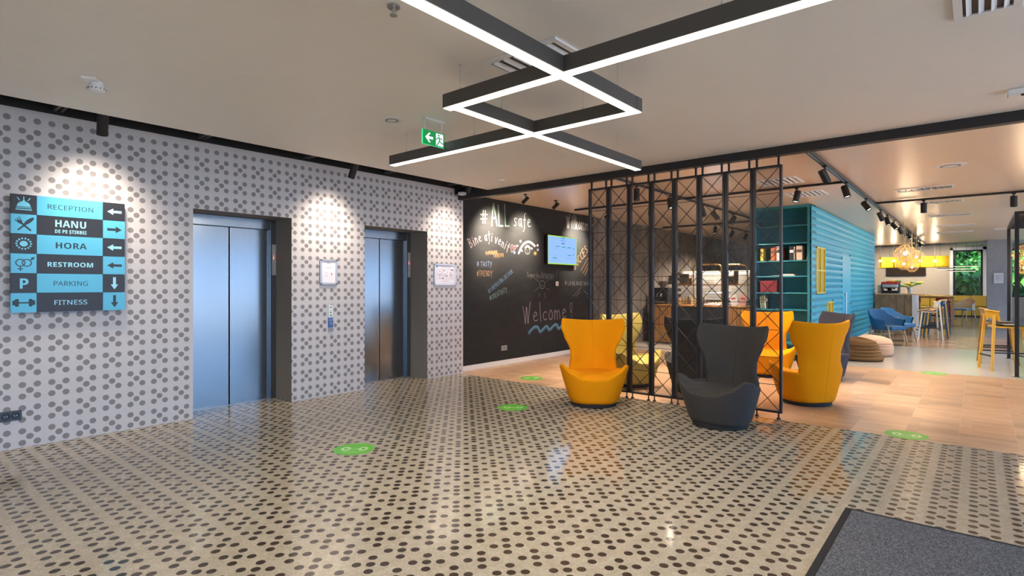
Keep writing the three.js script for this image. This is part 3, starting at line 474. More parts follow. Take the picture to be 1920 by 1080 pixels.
// ---------- lobby ceiling fittings ----------
{ // hanging exit sign
  const ex = -3.64, [, yt, za] = onX(791.8, 240.8, ex), [, yb] = onX(791.8, 268.5, ex), [, , zb] = onX(832.4, 260, ex), w = za - zb, h = yt - yb;
  const g = thing('exit_sign', 'green illuminated emergency exit sign with arrow and running figure', 'exit sign', [ex, (yt + yb) / 2, (za + zb) / 2]);
  const tex = canvasTex(640, Math.round(640 * h / w), (c, W, H) => {
    c.fillStyle = '#0d7a3c'; c.fillRect(0, 0, W, H); c.fillStyle = '#e9f3ff'; const y = H / 2;
    c.beginPath(); c.moveTo(70, y); c.lineTo(180, y - 105); c.lineTo(230, y - 105); c.lineTo(158, y - 28); c.lineTo(300, y - 28); c.lineTo(300, y + 28); c.lineTo(158, y + 28); c.lineTo(230, y + 105); c.lineTo(180, y + 105); c.closePath(); c.fill();
    c.fillRect(385, 24, 215, H - 48); c.strokeStyle = c.fillStyle = '#0d7a3c'; c.lineCap = 'round'; c.lineWidth = 34; c.beginPath(); c.arc(470, y - 98, 24, 0, 7); c.fill();
    c.beginPath(); c.moveTo(478, y - 50); c.lineTo(492, y + 20); c.stroke(); c.lineWidth = 22; c.beginPath(); c.moveTo(478, y - 50); c.lineTo(420, y - 36); c.lineTo(400, y + 6); c.stroke(); c.beginPath(); c.moveTo(480, y - 50); c.lineTo(540, y - 20); c.lineTo(560, y - 50); c.stroke(); c.lineWidth = 26; c.beginPath(); c.moveTo(492, y + 20); c.lineTo(548, y + 60); c.lineTo(590, y + 70); c.stroke(); c.beginPath(); c.moveTo(490, y + 20); c.lineTo(450, y + 80); c.lineTo(410, y + 128); c.stroke();
  });
  const f = std([0, 0, 0], 0.4, 0, { emissive: 0xffffff, emissiveMap: tex, emissiveIntensity: 1.0 }), e = glow([0.05, 0.8, 0.3], 0.9);
  part('sign_plate', box(0.012, h, w), [f, f, e, e, e, e], g);
  part('hanger', [span(-0.004, 0.004, h / 2, HL - (yt + yb) / 2, w / 2 - 0.03, w / 2 - 0.022), span(-0.004, 0.004, h / 2, HL - (yt + yb) / 2, -w / 2 + 0.022, -w / 2 + 0.03), rbox(0.05, 0.02, w * 0.9, 0.004, 0, HL - (yt + yb) / 2 - 0.01)], M.whitePlastic, g);
}
function disc(px, py, r, label, name, y = HL, dome = 0.02) {
  const [x, , z] = onY(px, py, y), g = thing(name, label, name.replace(/_/g, ' '), [x, y, z]);
  part('body', lathe([[0, -dome - 0.008], [r * 0.55, -dome - 0.006], [r * 0.82, -dome * 0.7], [r * 0.95, -0.006], [r, 0]]), M.whitePlastic, g);
  part('grille', lathe([[r * 0.5, -dome - 0.0085], [r * 0.62, -dome - 0.0075], [r * 0.62, -dome - 0.0055]], 24), std([0.2, 0.2, 0.2], 0.6), g); return g;
}
disc(735, 224, 0.09, 'flat round ceiling speaker near the exit sign', 'speaker', HL, 0.004);
disc(940, 337, 0.045, 'small round white sensor on the ceiling before the chalkboard', 'ceiling_sensor', HL, 0.02);
{
  const [x, , z] = onY(181, 152, HL), g = thing('smoke_detector', 'white smoke detector with a wide bracket above the sign wall', 'smoke detector', [x, HL, z], -0.5);
  part('mounting_plate', rbox(0.13, 0.018, 0.09, 0.006, 0.03, -0.009, 0.02), M.whitePlastic, g); part('neck', cyl(0.04, 0.045, 0.05, 0, -0.03, 0), M.whitePlastic, g);
  part('sensing_head', lathe([[0, -0.085], [0.03, -0.083], [0.055, -0.07], [0.056, -0.055], [0.045, -0.05], [0.04, -0.03]]), M.whitePlastic, g);
  for (let i = 0; i < 14; i++) part('slit', box(0.006, 0.008, 0.004).translate(0, -0.061, 0.056).rotateY(i / 14 * 6.283), M.black, g);
}
{
  const [x, , z] = onY(1912, 167, HL), g = thing('motion_sensor', 'small white box sensor on the ceiling by the beam', 'sensor', [x, HL, z]);
  part('body', rbox(0.14, 0.045, 0.1, 0.012, 0, -0.0225, 0), M.whitePlastic, g); part('lens', lathe([[0, -0.058], [0.012, -0.056], [0.018, -0.045]], 16).translate(0.02, 0, 0.02), M.black, g);
}
{
  const [x, , z] = onY(738, 10, HL), g = thing('sprinkler_head', 'small metal sprinkler on the ceiling beside the linear lamp', 'sprinkler', [x, HL, z]);
  part('collar', cyl(0.03, 0.035, 0.012, 0, -0.006, 0), M.steelPlain, g); part('nozzle', [cyl(0.01, 0.012, 0.04, 0, -0.03, 0), cyl(0.02, 0.02, 0.004, 0, -0.052, 0)], M.steelPlain, g);
}
function vent(x, z, w, d, n, label, y, turn = 0) {    // slots run along local z
  const g = thing('ceiling_vent', label, 'vent', [x, y, z], turn);
  part('frame', [rbox(w + 0.08, 0.014, 0.04, 0.003, 0, -0.007, d / 2 + 0.02), rbox(w + 0.08, 0.014, 0.04, 0.003, 0, -0.007, -d / 2 - 0.02), rbox(0.04, 0.014, d, 0.003, w / 2 + 0.02, -0.007, 0), rbox(0.04, 0.014, d, 0.003, -w / 2 - 0.02, -0.007, 0)], M.whitePlastic, g);
  part('dark_box', span(-w / 2, w / 2, -0.004, -0.001, -d / 2, d / 2), M.black, g);
  for (let i = 0; i < n; i++) part('slat', box(w / n * 0.5, 0.004, d).rotateZ(0.5).translate(-w / 2 + w / n * (i + 0.5), -0.009, 0), M.whitePlastic, g);
}
vent(-2.17, -2.88, 0.5, 0.42, 6, 'slotted white air diffuser above the crossing of the linear lamp', HL);
vent(0.04, -3.62, 0.2, 0.42, 4, 'slotted white air diffuser on the ceiling above the doormat', HL);

// ---------- suspended linear lamp: two crossing angles of black profile, white below ----------
function linearLamp(dz, label, K) {
  const g = thing('linear_pendant_lamp', label, 'lamp', [0, 0, dz]);
  const yb = 2.58, ph = 0.094, pw = 0.075, em = glow([1, 0.86, 0.68], 2.6);
  const arms = [['x', -2.57, -2.73, -0.06], ['x', -3.43, -4.42, -1.75], ['z', -1.79, -0.83, -3.467], ['z', -2.66, -2.533, -5.18]];
  const shell = std([0.085, 0.08, 0.075], 0.45, 0.2);
  for (const [ax, c, a, b] of arms) {
    const lo = Math.min(a, b), hi = Math.max(a, b), mid = (lo + hi) / 2, L = hi - lo;
    const body = ax === 'x' ? rbox(L, ph - 0.004, pw, 0.002, mid, yb + ph / 2 + 0.002, c) : rbox(pw, ph - 0.0045, L, 0.002, c, yb + ph / 2 + 0.00225, mid);
    part('profile', body, shell, g);
    part('light_diffuser', ax === 'x' ? rbox(L - 0.008, 0.006, pw - 0.008, 0.002, mid, yb + 0.001, c) : rbox(pw - 0.008, 0.0055, L - 0.008, 0.002, c, yb + 0.0005, mid), em, g);
    areaLight([ax === 'x' ? mid : c, yb - 0.004, (ax === 'x' ? c : mid) + dz], [ax === 'x' ? mid : c, 0, (ax === 'x' ? c : mid) + dz], ax === 'x' ? L - 0.01 : pw - 0.01, ax === 'x' ? pw - 0.01 : L - 0.01, K);
  }
  const wires = [[-2.6, -2.57], [-0.9, -2.57], [-4.2, -3.43], [-3.3, -3.43], [-1.79, -1.3], [-1.79, -3.2], [-2.66, -3.05], [-2.66, -4.75], [-2.2, -3.43]];
  for (const [x, z] of wires) part('suspension_wire', [rod([x, yb + ph, z], [x, HL, z], 0.0011, 0.0011, 6), cyl(0.004, 0.004, 0.03, x, yb + ph + 0.015, z, 8), cyl(0.008, 0.008, 0.006, x, HL - 0.003, z, 10)], M.steelPlain, g);
}
linearLamp(0, 'black suspended linear lamp of crossing bars glowing white below', 29);
linearLamp(5, 'second suspended linear lamp over the entrance end of the lobby', 29);
// ---------- spotlights in the slot and over the chalkboard ----------
function spotlight(at, to, r, len, stem, label, group, cd, deg, lit = 0.9, soft = 1.5) {    // at: the ceiling end of the stem
  const g = thing('spotlight', label, 'spotlight', at, 0, group);
  const d = new THREE.Vector3(...to).sub(new THREE.Vector3(at[0], at[1] - stem, at[2])).normalize();
  part('stem', [cyl(0.009, 0.009, stem, 0, -stem / 2, 0, 8), rbox(0.05, 0.02, 0.03, 0.004, 0, -0.01, 0)], M.blackMetal, g);
  const q = new THREE.Quaternion().setFromUnitVectors(new THREE.Vector3(0, -1, 0), d);
  const can = lathe([[0.001, 0.5 * len], [r * 0.94, 0.5 * len], [r, 0.48 * len], [r, -0.5 * len], [r * 0.86, -0.5 * len], [r * 0.8, -0.42 * len]], 20).applyQuaternion(q).translate(0, -stem, 0);
  part('housing', can, M.blackMetal, g);
  part('lamp_lens', lathe([[0.0005, -0.44 * len], [r * 0.82, -0.43 * len]], 20).applyQuaternion(q).translate(0, -stem, 0), glow([1, 0.86, 0.7], lit), g);
  if (cd) { const p = d.clone().multiplyScalar(0.5 * len + 0.004); spot([at[0] + p.x, at[1] - stem + p.y, at[2] + p.z], to, cd, deg, 1, [1, 0.83, 0.66], soft); }
  return g;
}
for (const [x, z, tz, lab] of [[-5.8, -1.4, -1.47, 'black cylinder spotlight in the slot above the sign board'], [-5.8, -3.92, -3.87, 'black cylinder spotlight in the slot between the two elevators']])
  spotlight([x, 3.32, z], [WX, 1.75, tz], 0.042, 0.2, 0.52, lab, 'spotlights in the ceiling slot', 6, 46, 0.9, 7);
spotlight([-5.8, 3.32, -5.92], [WX, 1.75, -5.92], 0.042, 0.2, 0.43, 'black cylinder spotlight in the slot above the framed plan', 'spotlights in the ceiling slot', 6, 46, 0.9, 7);
for (const [z, k, lab] of [[-7.1, 34, 'hash sign'], [-7.95, 28, 'rainbow'], [-9.72, 30, 'television']]) spotlight([BX + 0.75, HF, z], [BX, 2.25, z], 0.032, 0.13, 0.1, `small black spotlight aimed at the chalkboard above the ${lab}`, 'chalkboard spotlights', k, 36, 0.9, 4);
{
  const g = thing('alarm_beacon', 'white and red alarm beacon at the corner of the dotted wall', 'alarm', [-6.2, 2.87, -6.2]);
  part('white_body', rbox(0.1, 0.05, 0.1, 0.015, 0.02, -0.03, 0.05), M.whitePlastic, g); part('red_cap', lathe([[0, -0.06], [0.045, -0.05], [0.05, 0], [0, 0.01]], 18).translate(0.04, -0.03, -0.06), M.red, g); part('bracket', rbox(0.04, 0.13, 0.2, 0.004, -0.08, 0.03, 0), M.blackMetal, g);
}

// ---------- steel mesh screen ----------
{
  const ZS = -6.25, xs = [-3.917, -3.622, -3.327, -3.032, -2.737, -2.442, -2.147, -1.852, -1.557], yb = 0.065, yt = 2.665, cells = 9, ch = (yt - yb) / cells;
  const g = thing('mesh_screen', 'tall black steel screen of mesh panels with crossed bars', 'screen', [0, 0, 0]);
  const hole = texture(256, 0.036, (u, v) => {   // staggered lozenge openings of expanded steel
    const a = u / 0.018, b = v / 0.0103, h1 = Math.abs(a - Math.round(a)) + Math.abs(b - Math.round(b)), h2 = Math.abs(a - 0.5 - Math.round(a - 0.5)) + Math.abs(b - 0.5 - Math.round(b - 0.5));
    const k = Math.min(h1, h2) < 0.405 ? 0 : 1; return [k, k, k];
  }, { srgb: false, h: Math.round(256 * 0.0206 / 0.036) });
  hole.repeat.set(1 / 0.036, 1 / 0.0206);
  const sheet = std([0.03, 0.029, 0.03], 0.45, 0.4, { alphaMap: hole, alphaTest: 0.5, side: THREE.DoubleSide });
  const fr = std([0.024, 0.025, 0.029], 0.4, 0.3), pw = 0.022, pd = 0.05;
  const brace = [bar([-0.1355, -ch / 2, 0], [0.1355, ch / 2, 0], 0.006, 0.009), bar([0.1355, -ch / 2, 0], [-0.1355, ch / 2, 0], 0.006, 0.009)];
  for (let k = 0; k < 8; k++) {
    const x0 = xs[k] + 0.004, x1 = xs[k + 1] - 0.004, xm = (x0 + x1) / 2;
    part('panel_frame', [span(x0, x0 + pw, yb, yt, ZS - pd / 2, ZS + pd / 2), span(x1 - pw, x1, yb, yt, ZS - pd / 2, ZS + pd / 2), span(x0 + pw, x1 - pw, yb, yb + pw, ZS - pd / 2, ZS + pd / 2), span(x0 + pw, x1 - pw, yt - pw, yt, ZS - pd / 2, ZS + pd / 2)], fr, g);
    part('mesh_sheet', muv(new THREE.PlaneGeometry(x1 - x0 - pw, yt - yb - pw).translate(xm, (yb + yt) / 2, ZS - 0.012)), sheet, g);
    for (let c = 0; c < cells; c++) {
      for (const b of brace) part('brace', b, fr, g, [xm, yb + ch * (c + 0.5), ZS + 0.006]);
      if (c) part('crossbar', span(x0 + pw, x1 - pw, yb + ch * c - 0.003, yb + ch * c + 0.003, ZS - 0.02, ZS - 0.014), fr, g);
    }
    for (const x of [x0 + 0.035, x1 - 0.035]) {
      part('top_stub', [span(x - 0.009, x + 0.009, yt, 2.76, ZS - 0.012, ZS + 0.012), span(x - 0.022, x + 0.022, 2.753, 2.76, ZS - 0.02, ZS + 0.02)], fr, g);
      part('foot', [cyl(0.008, 0.008, yb, x, yb / 2, ZS, 8), cyl(0.013, 0.024, 0.018, x, 0.009, ZS, 12)], fr, g);
    }
  }
}

// ---------- swivel wing chairs ----------
const rimT = [[0, 0.335], [22, 0.345], [40, 0.4], [60, 0.492], [74, 0.475], [98, 0.405], [130, 0.4], [180, 0.42]];
const chairBucket = (() => {
  const N = 72, prof = [];
  for (let i = 0; i <= 4; i++) prof.push(['b', i / 4]);           // underside
  for (let i = 1; i <= 12; i++) prof.push(['o', i / 12]);          // outside, up to the rim
  for (let i = 1; i <= 6; i++) prof.push(['r', i / 6]);            // rolled rim
  for (let i = 1; i <= 12; i++) prof.push(['s', i / 12]);          // seat, in to the middle
  return grid(N, prof.length - 1, (i, j) => {
    const th = (i % N) / N * 2 * Math.PI, deg = Math.abs(((th * 180 / Math.PI + 180) % 360) - 180), R = lerpTable(rimT, deg), [k, t] = prof[j];
    const n = 2.5, cx = Math.sin(th), cz = Math.cos(th), e = 1 / Math.pow(Math.pow(Math.abs(cx), n) + Math.pow(Math.abs(cz), n), 1 / n);
    const horn = 1 + 0.07 * Math.exp(-(((deg - 66) / 26) ** 2)), y0 = 0.045;
    const topX = 0.385 * horn, topZ = cz > 0 ? 0.36 : 0.34, botX = 0.275, botZ = 0.27;
    const at = (y) => { const s = Math.min(1, Math.max(0, (y - y0) / 0.42)), q = Math.pow(s, 0.85); return [e * cx * (botX + (topX - botX) * q), e * cz * (botZ + (topZ - botZ) * q)]; };
    if (k === 'b') { const [x, z] = at(y0); const f = t * 0.97; return [x * f, y0 - 0.0, z * f]; }
    if (k === 'o') { const y = y0 + (R - 0.02 - y0) * t, [x, z] = at(y); return [x, y, z]; }
    const [x, z] = at(R - 0.02);
    if (k === 'r') { const a = t * Math.PI, f = 1 - 0.05 * (1 - Math.cos(a)); return [x * f, R - 0.02 + 0.022 * Math.sin(a), z * f]; }
    const f = 0.9 * (1 - t), rho = 1 - t, ys = 0.375 + (R - 0.02 - 0.375) * Math.pow(rho, cz > 0.3 ? 2.2 : 4); return [x * f, ys, z * f];
  }, true);
})();
const backW = [[0.06, 0.2], [0.25, 0.25], [0.42, 0.282], [0.5, 0.264], [0.62, 0.268], [0.76, 0.338], [0.86, 0.378], [0.93, 0.377], [0.985, 0.366]];
const backWrap = [[0.06, 0.058], [0.25, 0.08], [0.42, 0.088], [0.55, 0.14], [0.8, 0.205], [1, 0.155]], backZ = (y) => y < 0.42 ? -0.232 - (y - 0.06) * 0.203 : -0.305 - (y - 0.42) * 0.165;
const chairBack = (() => {
  const us = [-1, -0.985, -0.95, -0.88, -0.76, -0.6, -0.42, -0.25, -0.12, -0.05, -0.022, -0.009, 0, 0.009, 0.022, 0.05, 0.12, 0.25, 0.42, 0.6, 0.76, 0.88, 0.95, 0.985, 1], loop = [];
  us.forEach((u) => loop.push([u, 1])); for (const a of [0.35, -0.35]) loop.push([1, a]); [...us].reverse().forEach((u) => loop.push([u, -1])); for (const a of [-0.35, 0.35]) loop.push([-1, a]);
  const ys = [0.06, 0.12, 0.2, 0.28, 0.36, 0.42, 0.47, 0.52, 0.57, 0.62, 0.68, 0.74, 0.8, 0.85, 0.9, 0.93, 0.95, 0.962, 0.97, 0.97, 0.97];
  return grid(loop.length, ys.length - 1, (i, j) => {
    const [u, s] = loop[i % loop.length], y0 = ys[j], capf = j >= ys.length - 3 ? [1, 0.6, 0][j - ys.length + 3] : 1;
    const w = lerpTable(backW, y0), wrap = lerpTable(backWrap, y0), zc = backZ(y0);
    const edge = Math.sqrt(Math.max(0, 1 - Math.pow(Math.abs(u), 7))) * 0.72 + 0.28, topf = Math.sqrt(Math.max(0.02, 1 - Math.pow(Math.max(0, (y0 - 0.9) / 0.07), 2) * 0.7));
    const th = (0.047 - 0.014 * y0) * edge * topf * capf, groove = (s > 0 ? 0.007 : 0.004) * Math.exp(-((u / 0.012) ** 2));
    const sl = 2.1 * wrap * Math.sign(u) * Math.pow(Math.abs(u), 1.1) / w, nl = Math.hypot(1, sl), nx = -sl / nl, nz = 1 / nl, off = s * (th - groove);
    return [w * u + nx * off, y0 + 0.03 * u * u * Math.max(0, (y0 - 0.5) / 0.47), zc + wrap * Math.pow(Math.abs(u), 2.1) + nz * off];
  }, true);
})();
// the loops above run the other way round for the back: flip its faces if they point inwards
for (const g of [chairBucket, chairBack]) {
  const p = g.attributes.position, id = g.index, a = new THREE.Vector3(), b = new THREE.Vector3(), c = new THREE.Vector3(); let vol = 0;
  for (let i = 0; i < id.count; i += 3) { a.fromBufferAttribute(p, id.getX(i)); b.fromBufferAttribute(p, id.getX(i + 1)); c.fromBufferAttribute(p, id.getX(i + 2)); vol += a.dot(b.cross(c)); }
  if (vol < 0) { for (let i = 0; i < id.count; i += 3) { const t = id.getX(i); id.setX(i, id.getX(i + 1)); id.setX(i + 1, t); } g.computeVertexNormals(); }
}
const plinth = lathe([[0, 0.002], [0.262, 0.002], [0.268, 0.006], [0.268, 0.044], [0.262, 0.05], [0, 0.05]], 40);
function wingChair(at, deg, mat, label, size = 1) {
  const g = thing('wing_chair', label, 'armchair', at, deg * Math.PI / 180, 'swivel wing chairs around the screen');
  part('seat_shell', chairBucket, mat, g); part('backrest', chairBack, mat, g); part('base', plinth, M.rubber, g); g.scale.setScalar(size);
  return g;
}
wingChair([-3.48, 0, -5.65], 34, M.velvetYellow, 'orange-yellow velvet wing chair standing before the chalkboard');
wingChair([-1.99, 0, -5.64], -10, M.felt, 'charcoal felt wing chair in front of the screen');
wingChair([-1.57, 0, -7.36], -129, M.velvetYellow, 'orange-yellow velvet wing chair seen from behind at the end of the screen');
wingChair([-1.81, 0, -9.46], -48, M.feltNavy, 'dark blue-grey wing chair in front of the teal ribbed wall');
wingChair([-2.5, 0, -9.2], 20, M.velvetYellow, 'orange-yellow wing chair behind the screen by the bookcase');
wingChair([-2.87, 0, -7.2], 200, M.felt, 'charcoal wing chair behind the screen, back turned').children[0].userData.label = 'dark seat';
wingChair([-3.74, 0, -7.1], 72, M.velvetLemon, 'pale lemon wing chair behind the screen near the chalkboard');

// ---------- doormat and floor stickers ----------
{
  const g = thing('doormat', 'dark grey looped entrance mat with a black rubber edge', 'doormat', [0, 0, 0]);
  part('rubber_edge', rbox(2.1, 0.008, 2.62, 0.003, -0.635 + 1.05, 0.004, -4.02 + 1.31), M.rubber, g);
  const pile = texture(1024, 0.5, (u, v) => { const k = hash2(Math.floor(u * 170), Math.floor(v * 170), 71) * 0.55 + hash2(Math.floor(u * 600), Math.floor(v * 600), 72) * 0.45; const t = 0.13 + k * 0.42; return [t, t * 1.01, t * 1.06]; });
  part('pile', muv(rbox(2.02, 0.012, 2.54, 0.004, -0.635 + 1.05, 0.008, -4.02 + 1.31)), std(0xffffff, 0.95, 0, { map: pile, bumpMap: pile, bumpScale: 0.004 }), g);
}
const stickerTex = canvasTex(512, 512, (c, W) => {
  c.fillStyle = '#5cb82e'; c.fillRect(0, 0, W, W); c.strokeStyle = '#eef7e0'; c.fillStyle = '#eef7e0'; c.lineWidth = 9;
  for (const [x, y] of [[150, 250], [372, 250]]) for (let i = 0; i < 12; i++) { const a = i / 12 * 6.283; c.beginPath(); c.ellipse(x + Math.cos(a) * 44, y + Math.sin(a) * 62, 12, 10, a, 0, 7); c.stroke(); }
  c.lineWidth = 7; c.beginPath(); c.moveTo(210, 255); c.lineTo(312, 255); c.moveTo(226, 243); c.lineTo(210, 255); c.lineTo(226, 267); c.moveTo(296, 243); c.lineTo(312, 255); c.lineTo(296, 267); c.stroke();
  c.globalAlpha = 0.75; for (const [y, a, b] of [[346, 130, 390], [372, 110, 400], [396, 160, 350], [418, 190, 320]]) for (let x = a; x < b; x += 22) c.fillRect(x, y, 6 + hash2(x, y, 9) * 12, 9);
});
for (const [px, py, turn, lab] of [[664, 842, 0.7, 'round green floor sticker in front of the elevators'], [962, 764, 0.7, 'round green floor sticker near the orange chair on the dots'], [996, 709, 0.7, 'round green floor sticker on tiles by the chalkboard'], [1699, 815.5, 0.05, 'round green floor sticker at the edge of the dotted floor'], [1751, 700, 0.1, 'round green floor sticker on pale polished floor']]) {
  const [x, , z] = onY(px, py), g = cyl(0.172, 0.172, 0.0012, 0, 0, 0, 48), m = std(0xffffff, 0.35, 0, { map: stickerTex }), e = std([0.1, 0.42, 0.03], 0.4);
  solo('floor_sticker', g, [e, m, e], lab, 'sticker', [x, 0.0008, z], [0, turn + Math.PI / 2, 0], 'green distancing stickers on the floor');
}

// ---------- teal partition: bookcase end and ribbed side ----------
const TX = -2.33, TZ0 = -11.3, TZ1 = -19.5, TT = HF - 0.002;
{
  const g = thing('teal_partition', 'long teal partition of horizontal ribs with a door', 'partition', [0, 0, 0]);
  part('core', span(-3.3, TX - 0.02, 0, TT, TZ0 - 0.42, TZ1), M.teal, g);
  const perf = texture(512, 0.256, (u, v) => { const a = (u / 0.032) % 1, b = (v / 0.032) % 1; const k = Math.hypot(a - 0.5, b - 0.5) < 0.2 ? 0.72 : 1; return [k, k, k]; });
  const rib = std([0.04, 0.44, 0.6], 0.5, 0, { map: perf }), N = 22, pitch = (TT - 0.1) / N;
  const yw = [1.245, 2.14], zd = [-14.3, -15.35];
  for (let i = 0; i < N; i++) {
    const y = 0.1 + pitch * (i + 0.5);
    const seg = (a, b) => { const s = new THREE.Shape(); s.moveTo(0, -pitch / 2); s.lineTo(0.004, -pitch / 2); s.lineTo(0.026, -pitch * 0.12); s.lineTo(0.026, pitch * 0.3); s.lineTo(0.004, pitch * 0.48); s.lineTo(0, pitch / 2); s.closePath(); const e = new THREE.ExtrudeGeometry(s, { depth: a - b, bevelEnabled: false }); e.translate(0, 0, b); return e; };
    const gaps = []; if (y > yw[0] - 0.02 && y < yw[1] + 0.02) gaps.push([-11.69, -12.5]); if (y < 1.09 && y > 0.4) gaps.push([-12.65, -13.3]); if (y < 2.09) gaps.push(zd);
    let a = TZ0; for (const [p, q] of gaps) { part('rib', muv(seg(a, p)), rib, g, [TX - 0.02, y, 0]); a = q; } part('rib', muv(seg(a, TZ1)), rib, g, [TX - 0.02, y, 0]);
  }
  const door = part('door_leaf', rbox(0.03, 2.09, 1.05, 0.004, TX - 0.005, 1.045, -14.825), M.teal, g);
  part('pull_handle', [rod([TX + 0.06, 0.75, -14.45], [TX + 0.06, 1.25, -14.45], 0.012), rod([TX, 0.8, -14.45], [TX + 0.06, 0.8, -14.45], 0.008), rod([TX, 1.2, -14.45], [TX + 0.06, 1.2, -14.45], 0.008)], M.steelPlain, door);
  part('door_knob', [cyl(0.02, 0.02, 0.05, 0, 0, 0, 12).rotateZ(Math.PI / 2).translate(TX + 0.03, 0.98, -15.27), rod([TX + 0.05, 0.98, -15.27], [TX + 0.05, 0.98, -15.15], 0.008)], M.steelPlain, door);
  part('plinth', span(TX - 0.02, TX + 0.012, 0, 0.1, TZ0 - 0.02, TZ1), M.white, g);
  // yellow windows
  for (const [a, b, y0, y1, my] of [[-11.69, -12.5, 1.245, 2.14, 1], [-12.65, -13.3, 0.42, 1.07, 0]]) {
    const f = 0.028, w = part('yellow_window_frame', [span(TX - 0.02, TX + 0.012, y0, y0 + f, a, b), span(TX - 0.02, TX + 0.012, y1 - f, y1, a, b), span(TX - 0.02, TX + 0.012, y0, y1, a, a - f), span(TX - 0.02, TX + 0.012, y0, y1, b + f, b), span(TX - 0.02, TX + 0.009, y0, y1, (a + b) / 2 + 0.015, (a + b) / 2 - 0.015), ...(my ? [span(TX - 0.02, TX + 0.009, (y0 + y1) / 2 - 0.015, (y0 + y1) / 2 + 0.015, a, b)] : [])], M.yellowPaint, g);
    const ys = my ? [y0, (y0 + y1) / 2, y1] : [y0, y1]; for (let k = 0; k + 1 < ys.length; k++) for (const [p, q] of [[a, (a + b) / 2], [(a + b) / 2, b]]) part('window_panel', span(TX - 0.02, TX - 0.01, ys[k] + 0.01, ys[k + 1] - 0.01, p - 0.02, q + 0.02), M.yellowDeep, w);
  }
  const bc = thing('bookcase', 'tall teal bookcase at the end of the partition', 'bookcase', [0, 0, 0]);
  part('side_panel', span(TX - 0.065, TX, 0, TT, TZ0, TZ0 - 0.42), M.tealCase, bc); part('side_panel', span(-3.33, -3.29, 0, TT, TZ0, TZ0 - 0.42), M.tealCase, bc);
  part('back_panel', span(-3.3, TX - 0.06, 0, TT, TZ0 - 0.38, TZ0 - 0.42), M.tealCase, bc); part('top_panel', span(-3.33, TX, TT - 0.05, TT, TZ0 + 0.002, TZ0 - 0.4), M.tealCase, bc);
  const shelf = M.tealCase;
  const ys = [422, 455, 488, 517, 548.5, 580].map((py) => onZ(1480, py, TZ0)[1]); ys.push(0.32, 0.06);
  ys.forEach((y) => part('shelf', rbox(TX - 0.065 + 3.29, 0.025, 0.36, 0.003, (TX - 0.065 - 3.29) / 2, y - 0.0125, TZ0 - 0.19), shelf, bc));
  // books
  const cols = { black: [0.02, 0.02, 0.02], cream: [0.75, 0.6, 0.45], red: [0.4, 0.04, 0.03], orange: [0.65, 0.2, 0.04], maroon: [0.22, 0.02, 0.03], green: [0.15, 0.3, 0.1], tan: [0.5, 0.33, 0.18], yellow: [0.7, 0.5, 0.05], grey: [0.35, 0.35, 0.36], white: [0.7, 0.68, 0.64] };
  function book(x, y, w, h, d, c, tilt, words) {
    const g = thing('book', `${c} book ${words}`, 'book', [x, y, TZ0 - 0.15]); g.rotation.z = tilt;
    part('cover', [rbox(w, h, d, 0.003, 0, h / 2, 0)], std(cols[c], 0.55), g); part('page_block', span(-w / 2 + 0.004, w / 2 - 0.004, h - 0.001, h + 0.0005, -d / 2 + 0.01, d / 2 - 0.004), M.paper, g);
    part('spine_label', span(-w / 2 + 0.006, w / 2 - 0.006, h * 0.55, h * 0.75, d / 2 - 0.001, d / 2 + 0.001), c === 'black' ? M.white : std([0.1, 0.08, 0.07], 0.6), g); return g;
  }
  const sy = ys[2], at = (px) => onZ(px, 480, TZ0 - 0.05)[0];
  book(at(1484), sy, 0.075, 0.26, 0.2, 'black', 0, 'with white lettering on the open shelf'); book(at(1489.5), sy, 0.025, 0.25, 0.2, 'grey', 0, 'squeezed beside the black book');
  book(at(1498.5), sy, 0.1, 0.265, 0.2, 'cream', 0, 'standing thick beside the black book'); book(at(1513.5), sy, 0.03, 0.29, 0.2, 'tan', -0.16, 'leaning against the bookcase side');
  book(at(1448), sy, 0.06, 0.25, 0.18, 'orange', 0, 'on the shelf behind the mesh'); book(at(1453.5), sy, 0.045, 0.27, 0.18, 'red', 0, 'on the shelf behind the mesh'); book(at(1459), sy, 0.06, 0.27, 0.18, 'white', 0, 'patterned, on the shelf behind the mesh'); book(at(1465.5), sy, 0.04, 0.25, 0.18, 'red', 0.02, 'last of the row behind the mesh'); book(at(1428), sy, 0.05, 0.24, 0.18, 'yellow', 0, 'at the left end behind the mesh');
  const flat = (px, y, w, h, c, words) => { const g = thing('book', `${c} book ${words}`, 'book', [at(px), y, TZ0 - 0.14]); part('cover', rbox(w, h, 0.2, 0.003, 0, h / 2, 0), std(cols[c], 0.5), g); part('page_block', span(-w / 2 + 0.004, w / 2 - 0.004, 0.004, h - 0.004, 0.095, 0.1005), M.paper, g); };
  flat(1477, ys[3], 0.24, 0.018, 'cream', 'lying flat on the middle shelf'); flat(1478, ys[3] + 0.018, 0.2, 0.016, 'yellow', 'lying on top of a flat book'); flat(1458, ys[3], 0.16, 0.02, 'tan', 'lying flat behind the mesh');
  const box2 = thing('gift_box', 'dark red box on the teal shelf', 'box', [at(1441), ys[4], TZ0 - 0.15]); part('box_body', rbox(0.3, 0.2, 0.2, 0.004, 0, 0.1, 0), std(cols.maroon, 0.5), box2); part('lid', rbox(0.305, 0.05, 0.205, 0.004, 0, 0.2, 0), std([0.26, 0.03, 0.04], 0.5), box2);
  for (let k = 0; k < 4; k++) book(at(1427 + k * 4), ys[5], 0.028, 0.26, 0.18, ['grey', 'green', 'white', 'black'][k], 0.08, 'in the leaning row under the red box');
}

